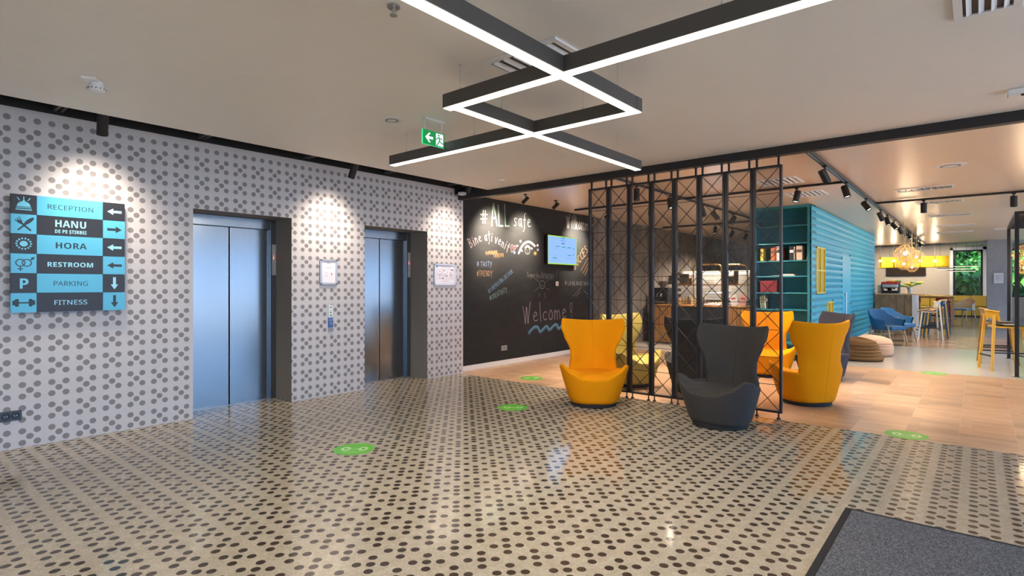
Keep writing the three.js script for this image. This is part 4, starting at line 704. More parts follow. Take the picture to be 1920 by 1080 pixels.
// ---------- ceiling tracks with their spotlights ----------
function track(a, b, label, w = 0.035) {
  const g = thing('lighting_track', label, 'track', [0, 0, 0]); const y = HF - 0.03;
  const L = Math.hypot(b[0] - a[0], b[1] - a[1]), along = Math.abs(b[0] - a[0]) > Math.abs(b[1] - a[1]);
  part('rail', along ? rbox(L, 0.035, w, 0.003, (a[0] + b[0]) / 2, y, (a[1] + b[1]) / 2) : rbox(w, 0.035, L, 0.003, (a[0] + b[0]) / 2, y, (a[1] + b[1]) / 2), M.blackMetal, g);
  part('groove', along ? span(a[0], b[0], y - 0.019, y - 0.0176, a[1] - 0.006, a[1] + 0.006) : span(a[0] - 0.006, a[0] + 0.006, y - 0.019, y - 0.0176, a[1], b[1]), M.steelPlain, g);
  part('end_cap', along ? box(0.02, 0.04, w + 0.006, b[0], y, b[1]) : box(w + 0.006, 0.04, 0.02, b[0], y, b[1]), M.blackMetal, g);
}
track([-1.42, -6.36], [-1.42, -24.4], 'long black lighting track running down the restaurant ceiling', 0.06);
track([-6, -9.05], [-1.42, -9.05], 'thin black cross track behind the mesh screen');
track([-1.4, -11.75], [4.2, -11.75], 'thin black cross track over the polished floor');
track([-3.8, -6.36], [-3.8, -14.5], 'black lighting track above the lounge behind the screen');
track([-6.1, -13.2], [-3.4, -13.2], 'black lighting track above the bar');
track([-4.8, -13.2], [-4.8, -17.5], 'short black track running along the bar');
{
  const SY = HF - 0.045, add = (x, z, to, label, cd, deg, lit) => spotlight([x, SY, z], to, 0.045, 0.17, 0.13, label, 'track spotlights in the restaurant', cd, deg, lit);
  const zs = [1546, 1586, 1624, 1651.5, 1663.5, 1676.5, 1688, 1697, 1704, 1711, 1718, 1725].map((px) => onX(px, 300, -1.42)[2]);
  zs.forEach((z, i) => add(-1.42, z, i % 3 === 0 ? [-0.4, 0, z - 1.2] : i % 3 === 1 ? [-0.6, 0, z + 0.4] : [0.2, 0.4, z + 0.6], `track spotlight number ${['one', 'two', 'three', 'four', 'five', 'six', 'seven', 'eight', 'nine', 'ten', 'eleven', 'twelve'][i]} counted along the long restaurant track`, i < 8 ? 6.5 : 9, 55, i === 0 ? 0 : 1.6));
  add(-2.06, -9.05, [-2.5, 0, -8.4], 'spotlight on the cross track beside the ceiling diffusers', 15, 55, 1.6);
  add(-4.4, -9.05, [-4.6, 0, -8.6], 'spotlight on the cross track near the chalkboard', 17, 55, 1.6);
  const xa = onZ(1732, 380, -11.75)[0], xb = onZ(1901, 365, -11.75)[0];
  add(xa, -11.75, [xa, 0, -11.6], 'upright spotlight hanging over the green sticker', 7, 55, 1.6); add(xb, -11.75, [xb, 0, -11.6], 'upright spotlight hanging beside the steel pavilion', 7, 55, 1.6); add(2.4, -11.75, [2.4, 0, -11], 'upright spotlight over the far side of the pavilion', 7, 55, 1.6);
  add(-3.8, -7.35, [-3.8, 0, -7.3], 'upright spotlight just behind the screen', 17, 55, 1.6); add(-3.8, -8.5, [-3.2, 0, -8], 'tilted spotlight behind the third screen post', 17, 55, 1.6);
  add(-3.8, -9.9, [-3.2, 0, -10.4], 'tilted spotlight where the two tracks meet', 14, 55, 0.6); add(-3.8, -10.5, [-2.8, 1.2, -11.4], 'tilted spotlight aimed at the bookcase', 14, 36, 1.6);
  add(-3.8, -11.5, [-5.4, 0.4, -12.65], 'tilted spotlight aimed at the timber bar front', 24, 40, 1.6);
  add(-4.8, -12.78 - 0.5, [-4.8, 1, -12.9], 'upright black spotlight over the front of the bar', 34, 50, 1.2); add(-4.8, -14.46, [-5.6, 1, -14.4], 'upright black spotlight over the middle of the bar', 34, 50, 1.2); add(-4.8, -15.54, [-5.8, 1, -15.6], 'upright black spotlight over the back of the bar', 34, 50, 1.2);
}
vent(-2.2, -8.55, 0.5, 0.5, 7, 'square ceiling diffuser partly behind the screen edge', HF); vent(-2.15, -10.0, 0.5, 0.5, 7, 'square ceiling diffuser before the teal bookcase', HF);
disc(1782, 310, 0.17, 'large flat round speaker in the glossy ceiling', 'speaker', HF, 0.004);
function louvre(z, x0, x1, label) {
  const g = thing('louvre_light', label, 'ceiling light', [(x0 + x1) / 2, HF, z], 0, 'recessed louvre lights'); const w = x1 - x0, d = 0.3;
  part('trim_ring', [rbox(w, 0.012, 0.03, 0.003, 0, -0.006, d / 2), rbox(w, 0.012, 0.03, 0.003, 0, -0.006, -d / 2), rbox(0.03, 0.012, d, 0.003, w / 2, -0.006, 0), rbox(0.03, 0.012, d, 0.003, -w / 2, -0.006, 0)], M.whitePlastic, g);
  part('reflector', span(-w / 2, w / 2, -0.003, -0.001, -d / 2, d / 2), std([0.8, 0.8, 0.82], 0.15, 0.9), g);
  for (let i = 0; i < 9; i++) part('louvre_blade', box(0.004, 0.02, d).translate(-w / 2 + w / 9 * (i + 0.5), -0.012, 0), M.steelPlain, g);
}
louvre(-10.65, -0.98, -0.28, 'first recessed silver louvre light after the beam'); louvre(-12.5, -0.85, -0.2, 'recessed louvre light behind the cross track'); louvre(-15, -0.8, -0.1, 'recessed louvre light above the sandy floor'); louvre(-17.6, -0.8, -0.05, 'recessed louvre light before the grey floor'); louvre(-19.8, -0.9, -0.1, 'recessed louvre light over the bar stools'); louvre(-19.6, 0.35, 1.3, 'recessed louvre light before the concrete column');

// ---------- bar behind the screen ----------
{
  const ZC = -12.65, g = thing('bar_counter', 'bar counter with slatted timber front and worktop', 'counter', [0, 0, 0]);
  const xl = onZ(1216, 600, ZC)[0], xm = onZ(1258, 600, ZC)[0], xr = -3.36, top = 0.95;
  part('carcass', span(xl, xr, 0.03, top - 0.04, ZC - 0.03, ZC - 0.75), M.blackMetal, g);
  for (let x = xl, k = 0; x < xm - 0.01; x += 0.045, k++) part('slat', rbox(0.034, top - 0.08, 0.03, 0.004, x + 0.02, (top - 0.04) / 2 + 0.01, ZC - 0.015), M.oak, g);
  const xq = onZ(1366, 600, ZC)[0]; part('dark_front', rbox(xq - xm - 0.01, top - 0.08, 0.03, 0.004, (xm + xq) / 2, (top - 0.04) / 2 + 0.01, ZC - 0.015), std([0.018, 0.022, 0.03], 0.4), g);
  for (let x = xq; x < xr - 0.03; x += 0.09) part('slat', rbox(0.08, top - 0.08, 0.03, 0.004, x + 0.04, (top - 0.04) / 2 + 0.01, ZC - 0.015), M.oak, g);
  part('worktop', muv(rbox(xr - xl + 0.04, 0.04, 0.82, 0.005, (xl + xr) / 2, top - 0.02, ZC - 0.39)), M.oak, g);
  const put = (px) => onZ(px, 560, ZC - 0.35)[0], zi = ZC - 0.35;
  const cg = thing('coffee_grinder', 'black coffee machine on the left end of the bar', 'coffee machine', [put(1243), top, zi]); part('body', rbox(0.44, 0.4, 0.4, 0.02, 0, 0.2, 0), M.blackMetal, cg); part('hopper', lathe([[0.06, 0.4], [0.1, 0.52], [0.1, 0.56], [0, 0.56]]), std([0.1, 0.06, 0.04], 0.3), cg); part('drip_tray', rbox(0.3, 0.03, 0.1, 0.005, 0, 0.05, 0.23), M.steelPlain, cg); part('spout', [rod([-0.05, 0.25, 0.2], [-0.05, 0.18, 0.24], 0.015), rod([0.05, 0.25, 0.2], [0.05, 0.18, 0.24], 0.015)], M.steelPlain, cg);
  const jarMats = [std([0.3, 0.18, 0.06], 0.3), std([0.45, 0.28, 0.1], 0.3), std([0.12, 0.07, 0.04], 0.3), std([0.25, 0.2, 0.12], 0.3), std([0.5, 0.4, 0.3], 0.4)];
  for (let i = 0; i < 18; i++) { const px = 1274 + i * 2.9; const j = thing('jar', ['amber jar with a dark lid standing on the bar worktop', 'brown jar in the row on the bar worktop', 'tall dark bottle in the row of bar jars'][i % 3], 'jar', [put(px), top, zi + (i % 2 ? 0.08 : -0.04)], 0, 'jars lined up on the bar'); const h = rr(0.1, 0.19), r = rr(0.025, 0.04); part('glass_body', lathe([[0, 0], [r, 0], [r, h * 0.75], [r * 0.6, h * 0.9], [r * 0.6, h]], 14), jarMats[i % 5], j); part('lid', cyl(r * 0.68, r * 0.68, 0.02, 0, h + 0.01, 0, 12), i % 4 ? M.brass : M.black, j); }
  const dc = thing('display_case', 'bright glass pastry case on the bar', 'display case', [put(1346), top, zi]); part('case_base', rbox(0.5, 0.03, 0.4, 0.004, 0, 0.015, 0), M.whitePlastic, dc); part('pane', box(0.5, 0.26, 0.005, 0, 0.16, 0.19), M.glass, dc); part('top_board', rbox(0.5, 0.015, 0.4, 0.003, 0, 0.295, 0), M.steelPlain, dc); part('light_strip', box(0.46, 0.01, 0.02, 0, 0.28, 0.1), glow([0.75, 0.85, 1], 2.5), dc); bulbLight([put(1346), top + 0.22, zi + 0.1], 0.6, [0.75, 0.85, 1]);
  for (let i = 0; i < 6; i++) { const p = thing('pastry', 'small golden pastry inside the glass case', 'pastry', [put(1346) - 0.2 + i * 0.08, top + 0.031, zi], 0, 'pastries in the case'); part('crust', lathe([[0, 0], [0.03, 0.005], [0.033, 0.02], [0.02, 0.035], [0, 0.04]], 12), std([0.5, 0.26, 0.08], 0.6), p); }
  for (const [px, n, c, lab] of [[1377, 4, 'grey', 'grey plate in the stack beside the pastry case'], [1396, 5, 'w', 'white plate in the stack at the bar end']]) for (let k = 0; k < n; k++) { const p = thing('plate', lab, 'plate', [put(px), top + k * 0.016, zi], 0, lab); part('dish', lathe([[0, 0], [0.07, 0.002], [0.11, 0.014], [0.112, 0.016], [0.07, 0.006], [0, 0.004]], 20), c === 'w' ? M.whitePlastic : M.steelPlain, p); }
  for (const [px, k, tl] of [[1384, 0, 0.25], [1396, 1, -0.2]]) { const p = thing('menu_card', k ? 'pinkish menu card leaning at the end of the bar' : 'white menu card leaning beside the plates', 'card', [put(px), top + 0.002, zi + 0.2]); part('card', rbox(0.16, 0.24, 0.006, 0.002, 0, 0.12, 0).rotateZ(tl), k ? std([0.7, 0.45, 0.42], 0.6) : M.paper, p); part('printed_block', box(0.1, 0.04, 0.007, 0, 0.16, 0.001).rotateZ(tl), std([0.5, 0.1, 0.1], 0.6), p); }
  // shelf on brass pipes with picture frames, tiled back
  const zs = -14.3, P = (px, py) => onZ(px, py, zs), sy = P(1300, 533)[1], sg = thing('pipe_shelf', 'oak shelf hung on bent brass pipes above the bar', 'shelf', [0, 0, 0]);
  const x0 = P(1268, 533)[0], x1 = P(1412, 533)[0];
  part('board', muv(rbox(x1 - x0, 0.03, 0.28, 0.004, (x0 + x1) / 2, sy - 0.015, zs)), M.oak, sg);
  for (const [a, b] of [[1298, 1350], [1354, 1398]]) { const A = P(a, 500), B = P(b, 500), yt = P(a, 497)[1]; part('brass_pipe', tube([[A[0], top, zs - 0.1], [A[0], yt - 0.1, zs - 0.1], [A[0] + 0.03, yt - 0.02, zs - 0.1], [A[0] + 0.1, yt, zs - 0.1], [B[0] - 0.1, yt, zs - 0.1], [B[0] - 0.03, yt - 0.02, zs - 0.1], [B[0], yt - 0.1, zs - 0.1], [B[0], top, zs - 0.1]], 0.02, 8, 80), M.brass, sg); part('pipe_flange', [cyl(0.05, 0.05, 0.012, A[0], top + 0.006, zs - 0.1), cyl(0.05, 0.05, 0.012, B[0], top + 0.006, zs - 0.1)], M.brass, sg); }
  for (const [px, w, h, lab] of [[1262, 0.2, 0.24, 'dark wooden picture frame at the left of the bar shelf'], [1284, 0.26, 0.28, 'large pale wooden picture frame on the bar shelf'], [1294, 0.14, 0.16, 'small wooden picture frame in front of the large one'], [1372, 0.18, 0.2, 'wooden picture frame at the right of the bar shelf'], [1381, 0.12, 0.34, 'tall narrow wooden frame on the bar shelf']]) {
    const f = thing('shelf_frame', lab, 'frame', [P(px, 520)[0], sy, zs + 0.05]); f.rotation.x = -0.08; const t = 0.022;
    part('frame', [box(w, t, 0.02, 0, t / 2, 0), box(w, t, 0.02, 0, h - t / 2, 0), box(t, h, 0.02, -w / 2 + t / 2, h / 2, 0), box(t, h, 0.02, w / 2 - t / 2, h / 2, 0)], px === 1262 ? M.walnut : M.oak, f); part('slate', box(w - t, h - t, 0.008, 0, h / 2, 0), std([0.12, 0.14, 0.13], 0.5), f);
  }
  const bk = thing('back_counter', 'low dark back counter with a white tiled splashback behind the bar', 'counter', [0, 0, 0]); part('cabinet', span(Math.max(BX + 0.01, x0 - 0.3), x1 + 0.1, 0, top, zs - 0.15, zs - 0.55), M.blackMetal, bk);
  const ty = [sy - 0.42, sy + 0.33], tw = 0.2, th = 0.075, tg = rbox(tw - 0.006, th - 0.006, 0.012, 0.002), tm = [std([0.62, 0.6, 0.57], 0.2), std([0.55, 0.53, 0.5], 0.2)], zt = zs - 0.5;
  part('splashback', span(Math.max(BX + 0.02, x0 - 0.35), x1 + 0.05, ty[0], ty[1], zt - 0.02, zt - 0.05), M.concrete, bk);
  for (let r = 0; r < 10; r++) for (let x = Math.max(BX + 0.02, x0 - 0.35) + (r % 2 ? tw / 2 : 0); x < x1 - tw / 2; x += tw) part('tile', tg, tm[Math.floor(rnd() * 2)], bk, [x + tw / 2, ty[0] + th * (r + 0.5), zt - 0.012]);
  part('led_strip', box(x1 - x0, 0.012, 0.015, (x0 + x1) / 2, ty[1] + 0.02, zt + 0.02), glow([1, 0.85, 0.62], 2), bk); areaLight([(x0 + x1) / 2, ty[1] + 0.01, zt + 0.03], [(x0 + x1) / 2, ty[1] - 1, zt - 0.25], x1 - x0, 0.03, 22);
}

// ---------- restaurant furniture ----------
{ // woven pouf and pale ribbed pouf
  const weave = texture(512, 0.5, (u, v) => { const row = Math.floor(v / 0.016), a = Math.sin((u + (row % 2) * 0.012) / 0.024 * 6.283), b = Math.sin(v / 0.016 * 6.283), k = 0.5 + 0.28 * a * b + (hash2(Math.floor(u * 500), Math.floor(v * 500), 81) - 0.5) * 0.3; return [0.3 + 0.4 * k, 0.2 + 0.32 * k, 0.1 + 0.2 * k]; });
  weave.repeat.set(4, 1.2);
  const [x, , z] = onY(1616, 678), p = thing('woven_pouf', 'brown woven seagrass pouf lying beside the dark chair', 'pouf', [x - 0.06, 0, z - 0.3]);
  const f = (n, prof, sag) => grid(n, prof.length - 1, (i, j) => { const a = (i % n) / n * 6.283, [r, y] = prof[j], k = 1 + 0.05 * Math.sin(a * 3 + 1); return [Math.cos(a) * r * k, y * (1 - sag * Math.cos(a - 0.6) * 0.5), Math.sin(a) * r * k]; }, true);
  part('woven_body', f(36, [[0.0005, 0.4], [0.15, 0.4], [0.24, 0.37], [0.25, 0.34], [0.28, 0.25], [0.33, 0.13], [0.36, 0.05], [0.34, 0.005], [0.02, 0.005]], 0.12), std(0xffffff, 0.9, 0, { map: weave, bumpMap: weave, bumpScale: 0.012, side: THREE.DoubleSide }), p);
  for (let k = 0; k < 5; k++) part('braid_ring', new THREE.TorusGeometry(0.27 + k * 0.022, 0.012, 6, 40).rotateX(Math.PI / 2).translate(0, 0.3 - k * 0.06, 0), std([0.22, 0.13, 0.05], 0.9), p);
  const [x2, , z2] = onY(1632, 668), q = thing('ribbed_pouf', 'pale pink ribbed pouf behind the woven one', 'pouf', [x2 + 0.02, 0, z2 - 0.25]);
  part('cushion', f(36, [[0.0005, 0.38], [0.2, 0.38], [0.29, 0.34], [0.33, 0.2], [0.33, 0.08], [0.29, 0.005], [0.02, 0.005]], 0.1), std([0.75, 0.52, 0.36], 0.8), q);
  for (let k = 0; k < 5; k++) part('rib', new THREE.TorusGeometry(0.33 - Math.abs(k - 2) * 0.004, 0.01, 6, 40).rotateX(Math.PI / 2).translate(0, 0.06 + k * 0.05, 0), std([0.62, 0.4, 0.27], 0.8), q);
}
function blueChair(at, deg, label) {      // shell armchair, faces local +z
  const g = thing('blue_armchair', label, 'armchair', at, deg * Math.PI / 180, 'blue armchairs by the ribbed wall');
  const shell = grid(40, 10, (i, j) => {
    const u = (i / 40) * 2 - 1, v = j / 10, ang = u * 2.0, a = Math.abs(u), top = lerpTable([[0, 0.82], [0.35, 0.8], [0.55, 0.68], [0.75, 0.6], [1, 0.58]], a), y = 0.36 + (top - 0.36) * v, r = 0.27 + 0.09 * Math.pow(v, 0.8);
    return [Math.sin(ang) * r * 1.12, y, -Math.cos(ang) * r * 1.05 + (a > 0.7 ? 0.04 : 0)];
  });
  const m = M.blueSeat.clone(); m.side = THREE.DoubleSide;
  const inner = shell.clone(); { const p = inner.attributes.position; for (let i = 0; i < p.count; i++) p.setXYZ(i, p.getX(i) * 0.9, p.getY(i), p.getZ(i) * 0.9); }
  part('shell', [shell, inner], m, g); part('rim', tube(Array.from({ length: 21 }, (_, k) => { const u = k / 10 - 1, a = Math.abs(u), r = 0.36 * 0.95; return [Math.sin(u * 2) * r * 1.12, lerpTable([[0, 0.82], [0.35, 0.8], [0.55, 0.68], [0.75, 0.6], [1, 0.58]], a), -Math.cos(u * 2) * r * 1.05 + (a > 0.7 ? 0.04 : 0)]; }), 0.02, 8, 60), m, g);
  part('seat_cushion', rbox(0.54, 0.1, 0.56, 0.04, 0, 0.4, 0.02, 3), m, g);
  for (const [x, z] of [[-1, 1], [1, 1], [-1, -1], [1, -1]]) part('leg', rod([x * 0.3, 0, z * 0.29], [x * 0.25, 0.44, z * 0.2], 0.018, 0.026), M.paleWood, g);
  part('stretcher', [rod([-0.275, 0.26, 0.24], [-0.275, 0.26, -0.24], 0.018), rod([0.275, 0.26, 0.24], [0.275, 0.26, -0.24], 0.018), rod([-0.275, 0.26, 0], [0.275, 0.26, 0], 0.014)], M.paleWood, g); g.scale.setScalar(1.0);
  return g;
}
blueChair([-1.65, 0, -15.85], 62, 'blue shell armchair with pale legs nearer the woven pouf'); blueChair([-1.55, 0, -17.1], 70, 'blue shell armchair standing against the wooden counter');
{ // service counter
  const z = -19.25, x0 = -2.3, x1 = onZ(1710, 600, z)[0], h = 1.17, g = thing('service_counter', 'tall grey oak service counter with a pale top', 'counter', [0, 0, 0]);
  const n = 5, w = (x1 - x0) / n; for (let i = 0; i < n; i++) { const b = muv(rbox(w - 0.004, h - 0.03, 0.03, 0.002, x0 + w * (i + 0.5), (h - 0.03) / 2, z - 0.015)), uv = b.attributes.uv; for (let k = 0; k < uv.count; k++) uv.setX(k, uv.getX(k) + i * 0.31); part('plank', b, M.greyOak, g); }
  part('carcass', span(x0, x1 - 0.02, 0, h - 0.03, z - 0.03, z - 0.8), M.greyOak, g); part('end_panel', span(x1 - 0.02, x1 + 0.1, 0, h - 0.03, z, z - 0.8), M.white, g); part('worktop', rbox(x1 - x0 + 0.3, 0.035, 0.86, 0.005, (x0 + x1) / 2 + 0.15, h - 0.0125, z - 0.4), M.paleWood, g);
  const P = (px) => onZ(px, 545, z - 0.3)[0], zi = z - 0.3, y = h + 0.005;
  const cm = thing('espresso_machine', 'chrome espresso machine on the service counter', 'coffee machine', [P(1670), y, zi]); part('body', rbox(0.4, 0.12, 0.36, 0.03, 0, 0.22, 0), M.steelPlain, cm); part('front_panel', rbox(0.42, 0.06, 0.03, 0.01, 0, 0.3, 0.17), M.red, cm); part('drip_base', rbox(0.42, 0.08, 0.4, 0.02, 0, 0.04, 0), M.blackMetal, cm); for (const s of [-1, 1]) { part('side_support', rbox(0.04, 0.3, 0.34, 0.015, s * 0.2, 0.16, 0), M.blackMetal, cm); part('portafilter', [cyl(0.03, 0.025, 0.04, s * 0.09, 0.14, 0.1), rod([s * 0.09, 0.14, 0.1], [s * 0.09, 0.13, 0.24], 0.01)], M.blackMetal, cm); }
  const gl = thing('glass_vase', 'clear glass cylinder at the left end of the service counter', 'glass', [P(1648.5), y, zi]); part('glass_wall', lathe([[0, 0.004], [0.04, 0.004], [0.045, 0.24], [0.041, 0.24], [0.037, 0.012], [0, 0.012]], 20), M.jar, gl); part('water', cyl(0.036, 0.036, 0.06, 0, 0.045, 0), M.jar, gl);
  function bouquet(px, cols, label, vase, s) { const b = thing('flower_pot', label, 'flowers', [P(px), y, zi - 0.3]); part('pot', lathe([[0, 0], [0.05, 0], [0.065, 0.16], [0.06, 0.16], [0.046, 0.01], [0, 0.01]], 20), vase, b);
    for (let i = 0; i < 13; i++) { const a = rnd() * 6.28, r = rr(0.05, 0.3) * s, hh = rr(0.2, 0.36); const st = part('stem', tube([[0, 0.1, 0], [Math.cos(a) * r * 0.4, hh * 0.8, Math.sin(a) * r * 0.4], [Math.cos(a) * r, hh, Math.sin(a) * r]], 0.005, 5, 10), std([0.08, 0.2, 0.04], 0.8), b); part(i % 3 ? 'leaf' : 'blossom', new THREE.SphereGeometry(0.065, 10, 6).scale(1.3, 0.45, 0.8).rotateY(a).translate(Math.cos(a) * r, hh, Math.sin(a) * r), cols[i % cols.length], b); } }
  bouquet(1666, [std([0.6, 0.08, 0.02], 0.7), std([0.75, 0.45, 0.03], 0.7), std([0.1, 0.25, 0.04], 0.7)], 'pot of red and orange flowers behind the espresso machine', M.blackMetal, 0.7); bouquet(1704, [std([0.1, 0.25, 0.04], 0.7), std([0.75, 0.5, 0.03], 0.7), std([0.2, 0.3, 0.05], 0.7)], 'pot of green stems with yellow blossoms', M.steelPlain, 1.0);
  const cup = thing('tumbler', 'small pale tumbler in front of the yellow flowers', 'cup', [P(1708), y, zi + 0.12]); part('cup_wall', lathe([[0, 0], [0.035, 0], [0.045, 0.17], [0.041, 0.17], [0.032, 0.008], [0, 0.008]], 18), std([0.6, 0.65, 0.75], 0.3), cup);
}
function barStool(at, deg, mats, label, group, s = 1) {     // high chair with a curved backrest, faces local +z
  const g = thing('bar_stool', label, 'bar stool', at, deg * Math.PI / 180, group), [seat, back, leg] = mats;
  part('seat', grid(12, 8, (i, j) => { const u = i / 6 - 1, v = j / 4 - 1; return [u * 0.2 * (1 - 0.08 * v * v), 0.735 + 0.02 * u * u + (v < -0.4 ? (v + 0.4) ** 2 * 0.2 : 0), v * 0.2]; }), Object.assign(seat.clone(), { side: THREE.DoubleSide }), g);
  part('seat_board', rbox(0.38, 0.028, 0.36, 0.014, 0, 0.718, 0), leg, g);
  part('backrest', grid(14, 6, (i, j) => { const u = i / 7 - 1, v = j / 6; return [u * (0.21 - 0.02 * v), 0.86 + v * 0.13 - 0.05 * u * u * (1 - v), -0.245 + 0.09 * u * u - 0.03 * v]; }), Object.assign(back.clone(), { side: THREE.DoubleSide }), g); part('back_rail', tube([[-0.2, 0.97, -0.17], [-0.1, 0.985, -0.25], [0, 0.99, -0.275], [0.1, 0.985, -0.25], [0.2, 0.97, -0.17]], 0.012, 6, 16), back, g);
  for (const x of [-1, 1]) { part('leg', bar([x * 0.21, 0, 0.24], [x * 0.15, 0.72, 0.15], 0.034, 0.034), leg, g); part('leg', bar([x * 0.22, 0, -0.28], [x * 0.15, 0.92, -0.22], 0.034, 0.034), leg, g); }
  part('footrest', [bar([-0.2, 0.24, 0.21], [0.2, 0.24, 0.21], 0.022, 0.022), bar([-0.2, 0.24, -0.27], [0.2, 0.24, -0.27], 0.022, 0.022), bar([-0.2, 0.3, 0.2], [-0.2, 0.3, -0.26], 0.022, 0.022), bar([0.2, 0.3, 0.2], [0.2, 0.3, -0.26], 0.022, 0.022)], M.blackMetal, g); g.scale.setScalar(s);
}
const yel = std([0.72, 0.4, 0.02], 0.45), gy = std([0.2, 0.21, 0.23], 0.8), navy = std([0.02, 0.06, 0.12], 0.5), creamP = std([0.7, 0.64, 0.5], 0.5);
barStool([0.36, 0, -12.3], 112, [gy, yel, yel], 'yellow wooden bar stool nearest the pavilion post', 'stools at the pavilion table'); barStool([0.3, 0, -13.3], 95, [gy, M.oak, M.oak], 'natural oak bar stool behind the yellow stool', 'stools at the pavilion table'); barStool([0.95, 0, -12.0], 30, [gy, M.paleWood, M.paleWood], 'pale wooden bar stool inside the pavilion', 'stools at the pavilion table');
barStool([-1.0, 0, -18.1], -75, [M.oak, creamP, creamP], 'cream bar stool at the end of the service counter', 'stools by the service counter'); barStool([-0.93, 0, -18.8], -75, [navy, navy, navy], 'navy bar stool by the service counter', 'stools by the service counter'); barStool([-0.93, 0, -19.5], -75, [yel, yel, yel], 'yellow bar stool by the service counter', 'stools by the service counter'); barStool([-0.95, 0, -20.6], -70, [navy, gy, navy], 'dark blue bar stool beyond the yellow one', 'stools by the service counter');
barStool([-0.98, 0, -26.15], 175, [M.red, M.red, M.red], 'red bar chair at the high table', 'stools at the far high table'); barStool([-1.75, 0, -24.35], 0, [M.oak, M.oak, M.oak], 'oak bar chair beside the red one', 'stools at the far high table');
{
  const t = thing('high_table', 'high oak table with a frame beside the red chair', 'table', [0, 0, 0]); const z = -25, xa = onZ(1718, 560, z)[0], xb = onZ(1788, 560, z)[0];
  part('table_top', muv(rbox(xb - xa, 0.05, 0.9, 0.006, (xa + xb) / 2, 0.98, z - 0.3)), M.oak, t); for (const x of [xa + 0.04, xb - 0.04]) for (const zz of [z + 0.1, z - 0.7]) part('leg', box(0.06, 0.955, 0.06, x, 0.4775, zz), M.paleWood, t); part('foot_rail', box(xb - xa - 0.1, 0.04, 0.04, (xa + xb) / 2, 0.25, z + 0.1), M.paleWood, t);
  const tc = thing('tub_chair', 'light wooden tub chair near the end window', 'chair', [onZ(1808, 590, -28.8)[0], 0, -28.8], -0.6); const bm = M.paleWood.clone(); bm.side = THREE.DoubleSide;
  part('tub_back', grid(24, 6, (i, j) => { const u = i / 12 - 1, v = j / 6; return [Math.sin(u * 1.75) * 0.34, 0.42 + v * (0.52 - 0.3 * Math.abs(u)), -Math.cos(u * 1.75) * 0.32]; }), bm, tc); part('seat', rbox(0.56, 0.08, 0.54, 0.03, 0, 0.45, 0), std([0.2, 0.32, 0.5], 0.7), tc); for (const [x, zz] of [[-1, 1], [1, 1], [-1, -1], [1, -1]]) part('leg', rod([x * 0.27, 0, zz * 0.26], [x * 0.2, 0.43, zz * 0.2], 0.016, 0.022), M.paleWood, tc);
  const low = thing('dining_table', 'small oak dining table before the banquette', 'table', [onZ(1797, 585, -30)[0] - 0.3, 0, -30]); part('table_top', rbox(0.75, 0.04, 0.75, 0.01, 0, 0.74, 0), M.oak, low); part('column_leg', cyl(0.04, 0.04, 0.7, 0, 0.37, 0), M.blackMetal, low); part('foot_plate', cyl(0.24, 0.25, 0.02, 0, 0.01, 0, 28), M.blackMetal, low);
  const b = thing('banquette', 'long mustard upholstered banquette along the end wall', 'bench', [0, 0, 0]); const x0 = -3.2, x1 = 0.55, nn = 5; for (let k = 0; k < nn; k++) { const w = (x1 - x0) / nn, x = x0 + w * (k + 0.5); part('seat_cushion', rbox(w - 0.01, 0.38, 0.6, 0.03, x, 0.25, ZEND + 0.45), M.mustard, b); part('back_cushion', rbox(w - 0.01, 0.5, 0.16, 0.03, x, 0.7, ZEND + 0.12), M.mustard, b); } part('plinth', span(x0, x1, 0, 0.06, ZEND + 0.05, ZEND + 0.7), M.black, b);
  const sc = thing('wall_screen', 'long dark television on the taupe end wall', 'television', [0, 0, 0]), zz = ZEND + 0.03, A = onZ(1661, 500, zz), B = onZ(1736, 517, zz); part('bezel', rbox(B[0] - A[0], A[1] - B[1], 0.05, 0.01, (A[0] + B[0]) / 2, (A[1] + B[1]) / 2, zz + 0.01), M.black, sc); part('dark_screen', span(A[0] + 0.03, B[0] - 0.03, B[1] + 0.03, A[1] - 0.03, zz + 0.036, zz + 0.038), std([0.03, 0.02, 0.015], 0.15), sc);
  const z2 = -24.9, C = onZ(1646, 482, z2), D = onZ(1779, 500, z2), lb = thing('yellow_light_box', 'long yellow lamp box with hanging bulbs above the counter', 'lamp', [0, 0, 0]);
  part('yellow_panel', rbox(D[0] - C[0], C[1] - D[1], 0.02, 0.004, (C[0] + D[0]) / 2, (C[1] + D[1]) / 2, z2 - 0.4), M.yellowPaint, lb); part('lower_shelf', rbox(D[0] - C[0], 0.02, 0.42, 0.004, (C[0] + D[0]) / 2, D[1], z2 - 0.2), M.yellowPaint, lb);
  for (const px of [1650, 1675, 1725, 1752]) { const X = onZ(px, 489, z2)[0], Y = onZ(px, 489, z2)[1]; part('lamp_bulb', new THREE.SphereGeometry(0.05, 14, 10).translate(X, Y, z2 - 0.1), glow([1, 0.8, 0.45], 4), lb); part('cable', rod([X, Y + 0.05, z2 - 0.1], [X, 3.45, z2 - 0.1], 0.008), M.whitePlastic, lb); part('divider', span(X - 0.01, X + 0.01, D[1], C[1], z2 - 0.38, z2 - 0.02), M.yellowPaint, lb); bulbLight([X, Y, z2 - 0.1], 2.5); }
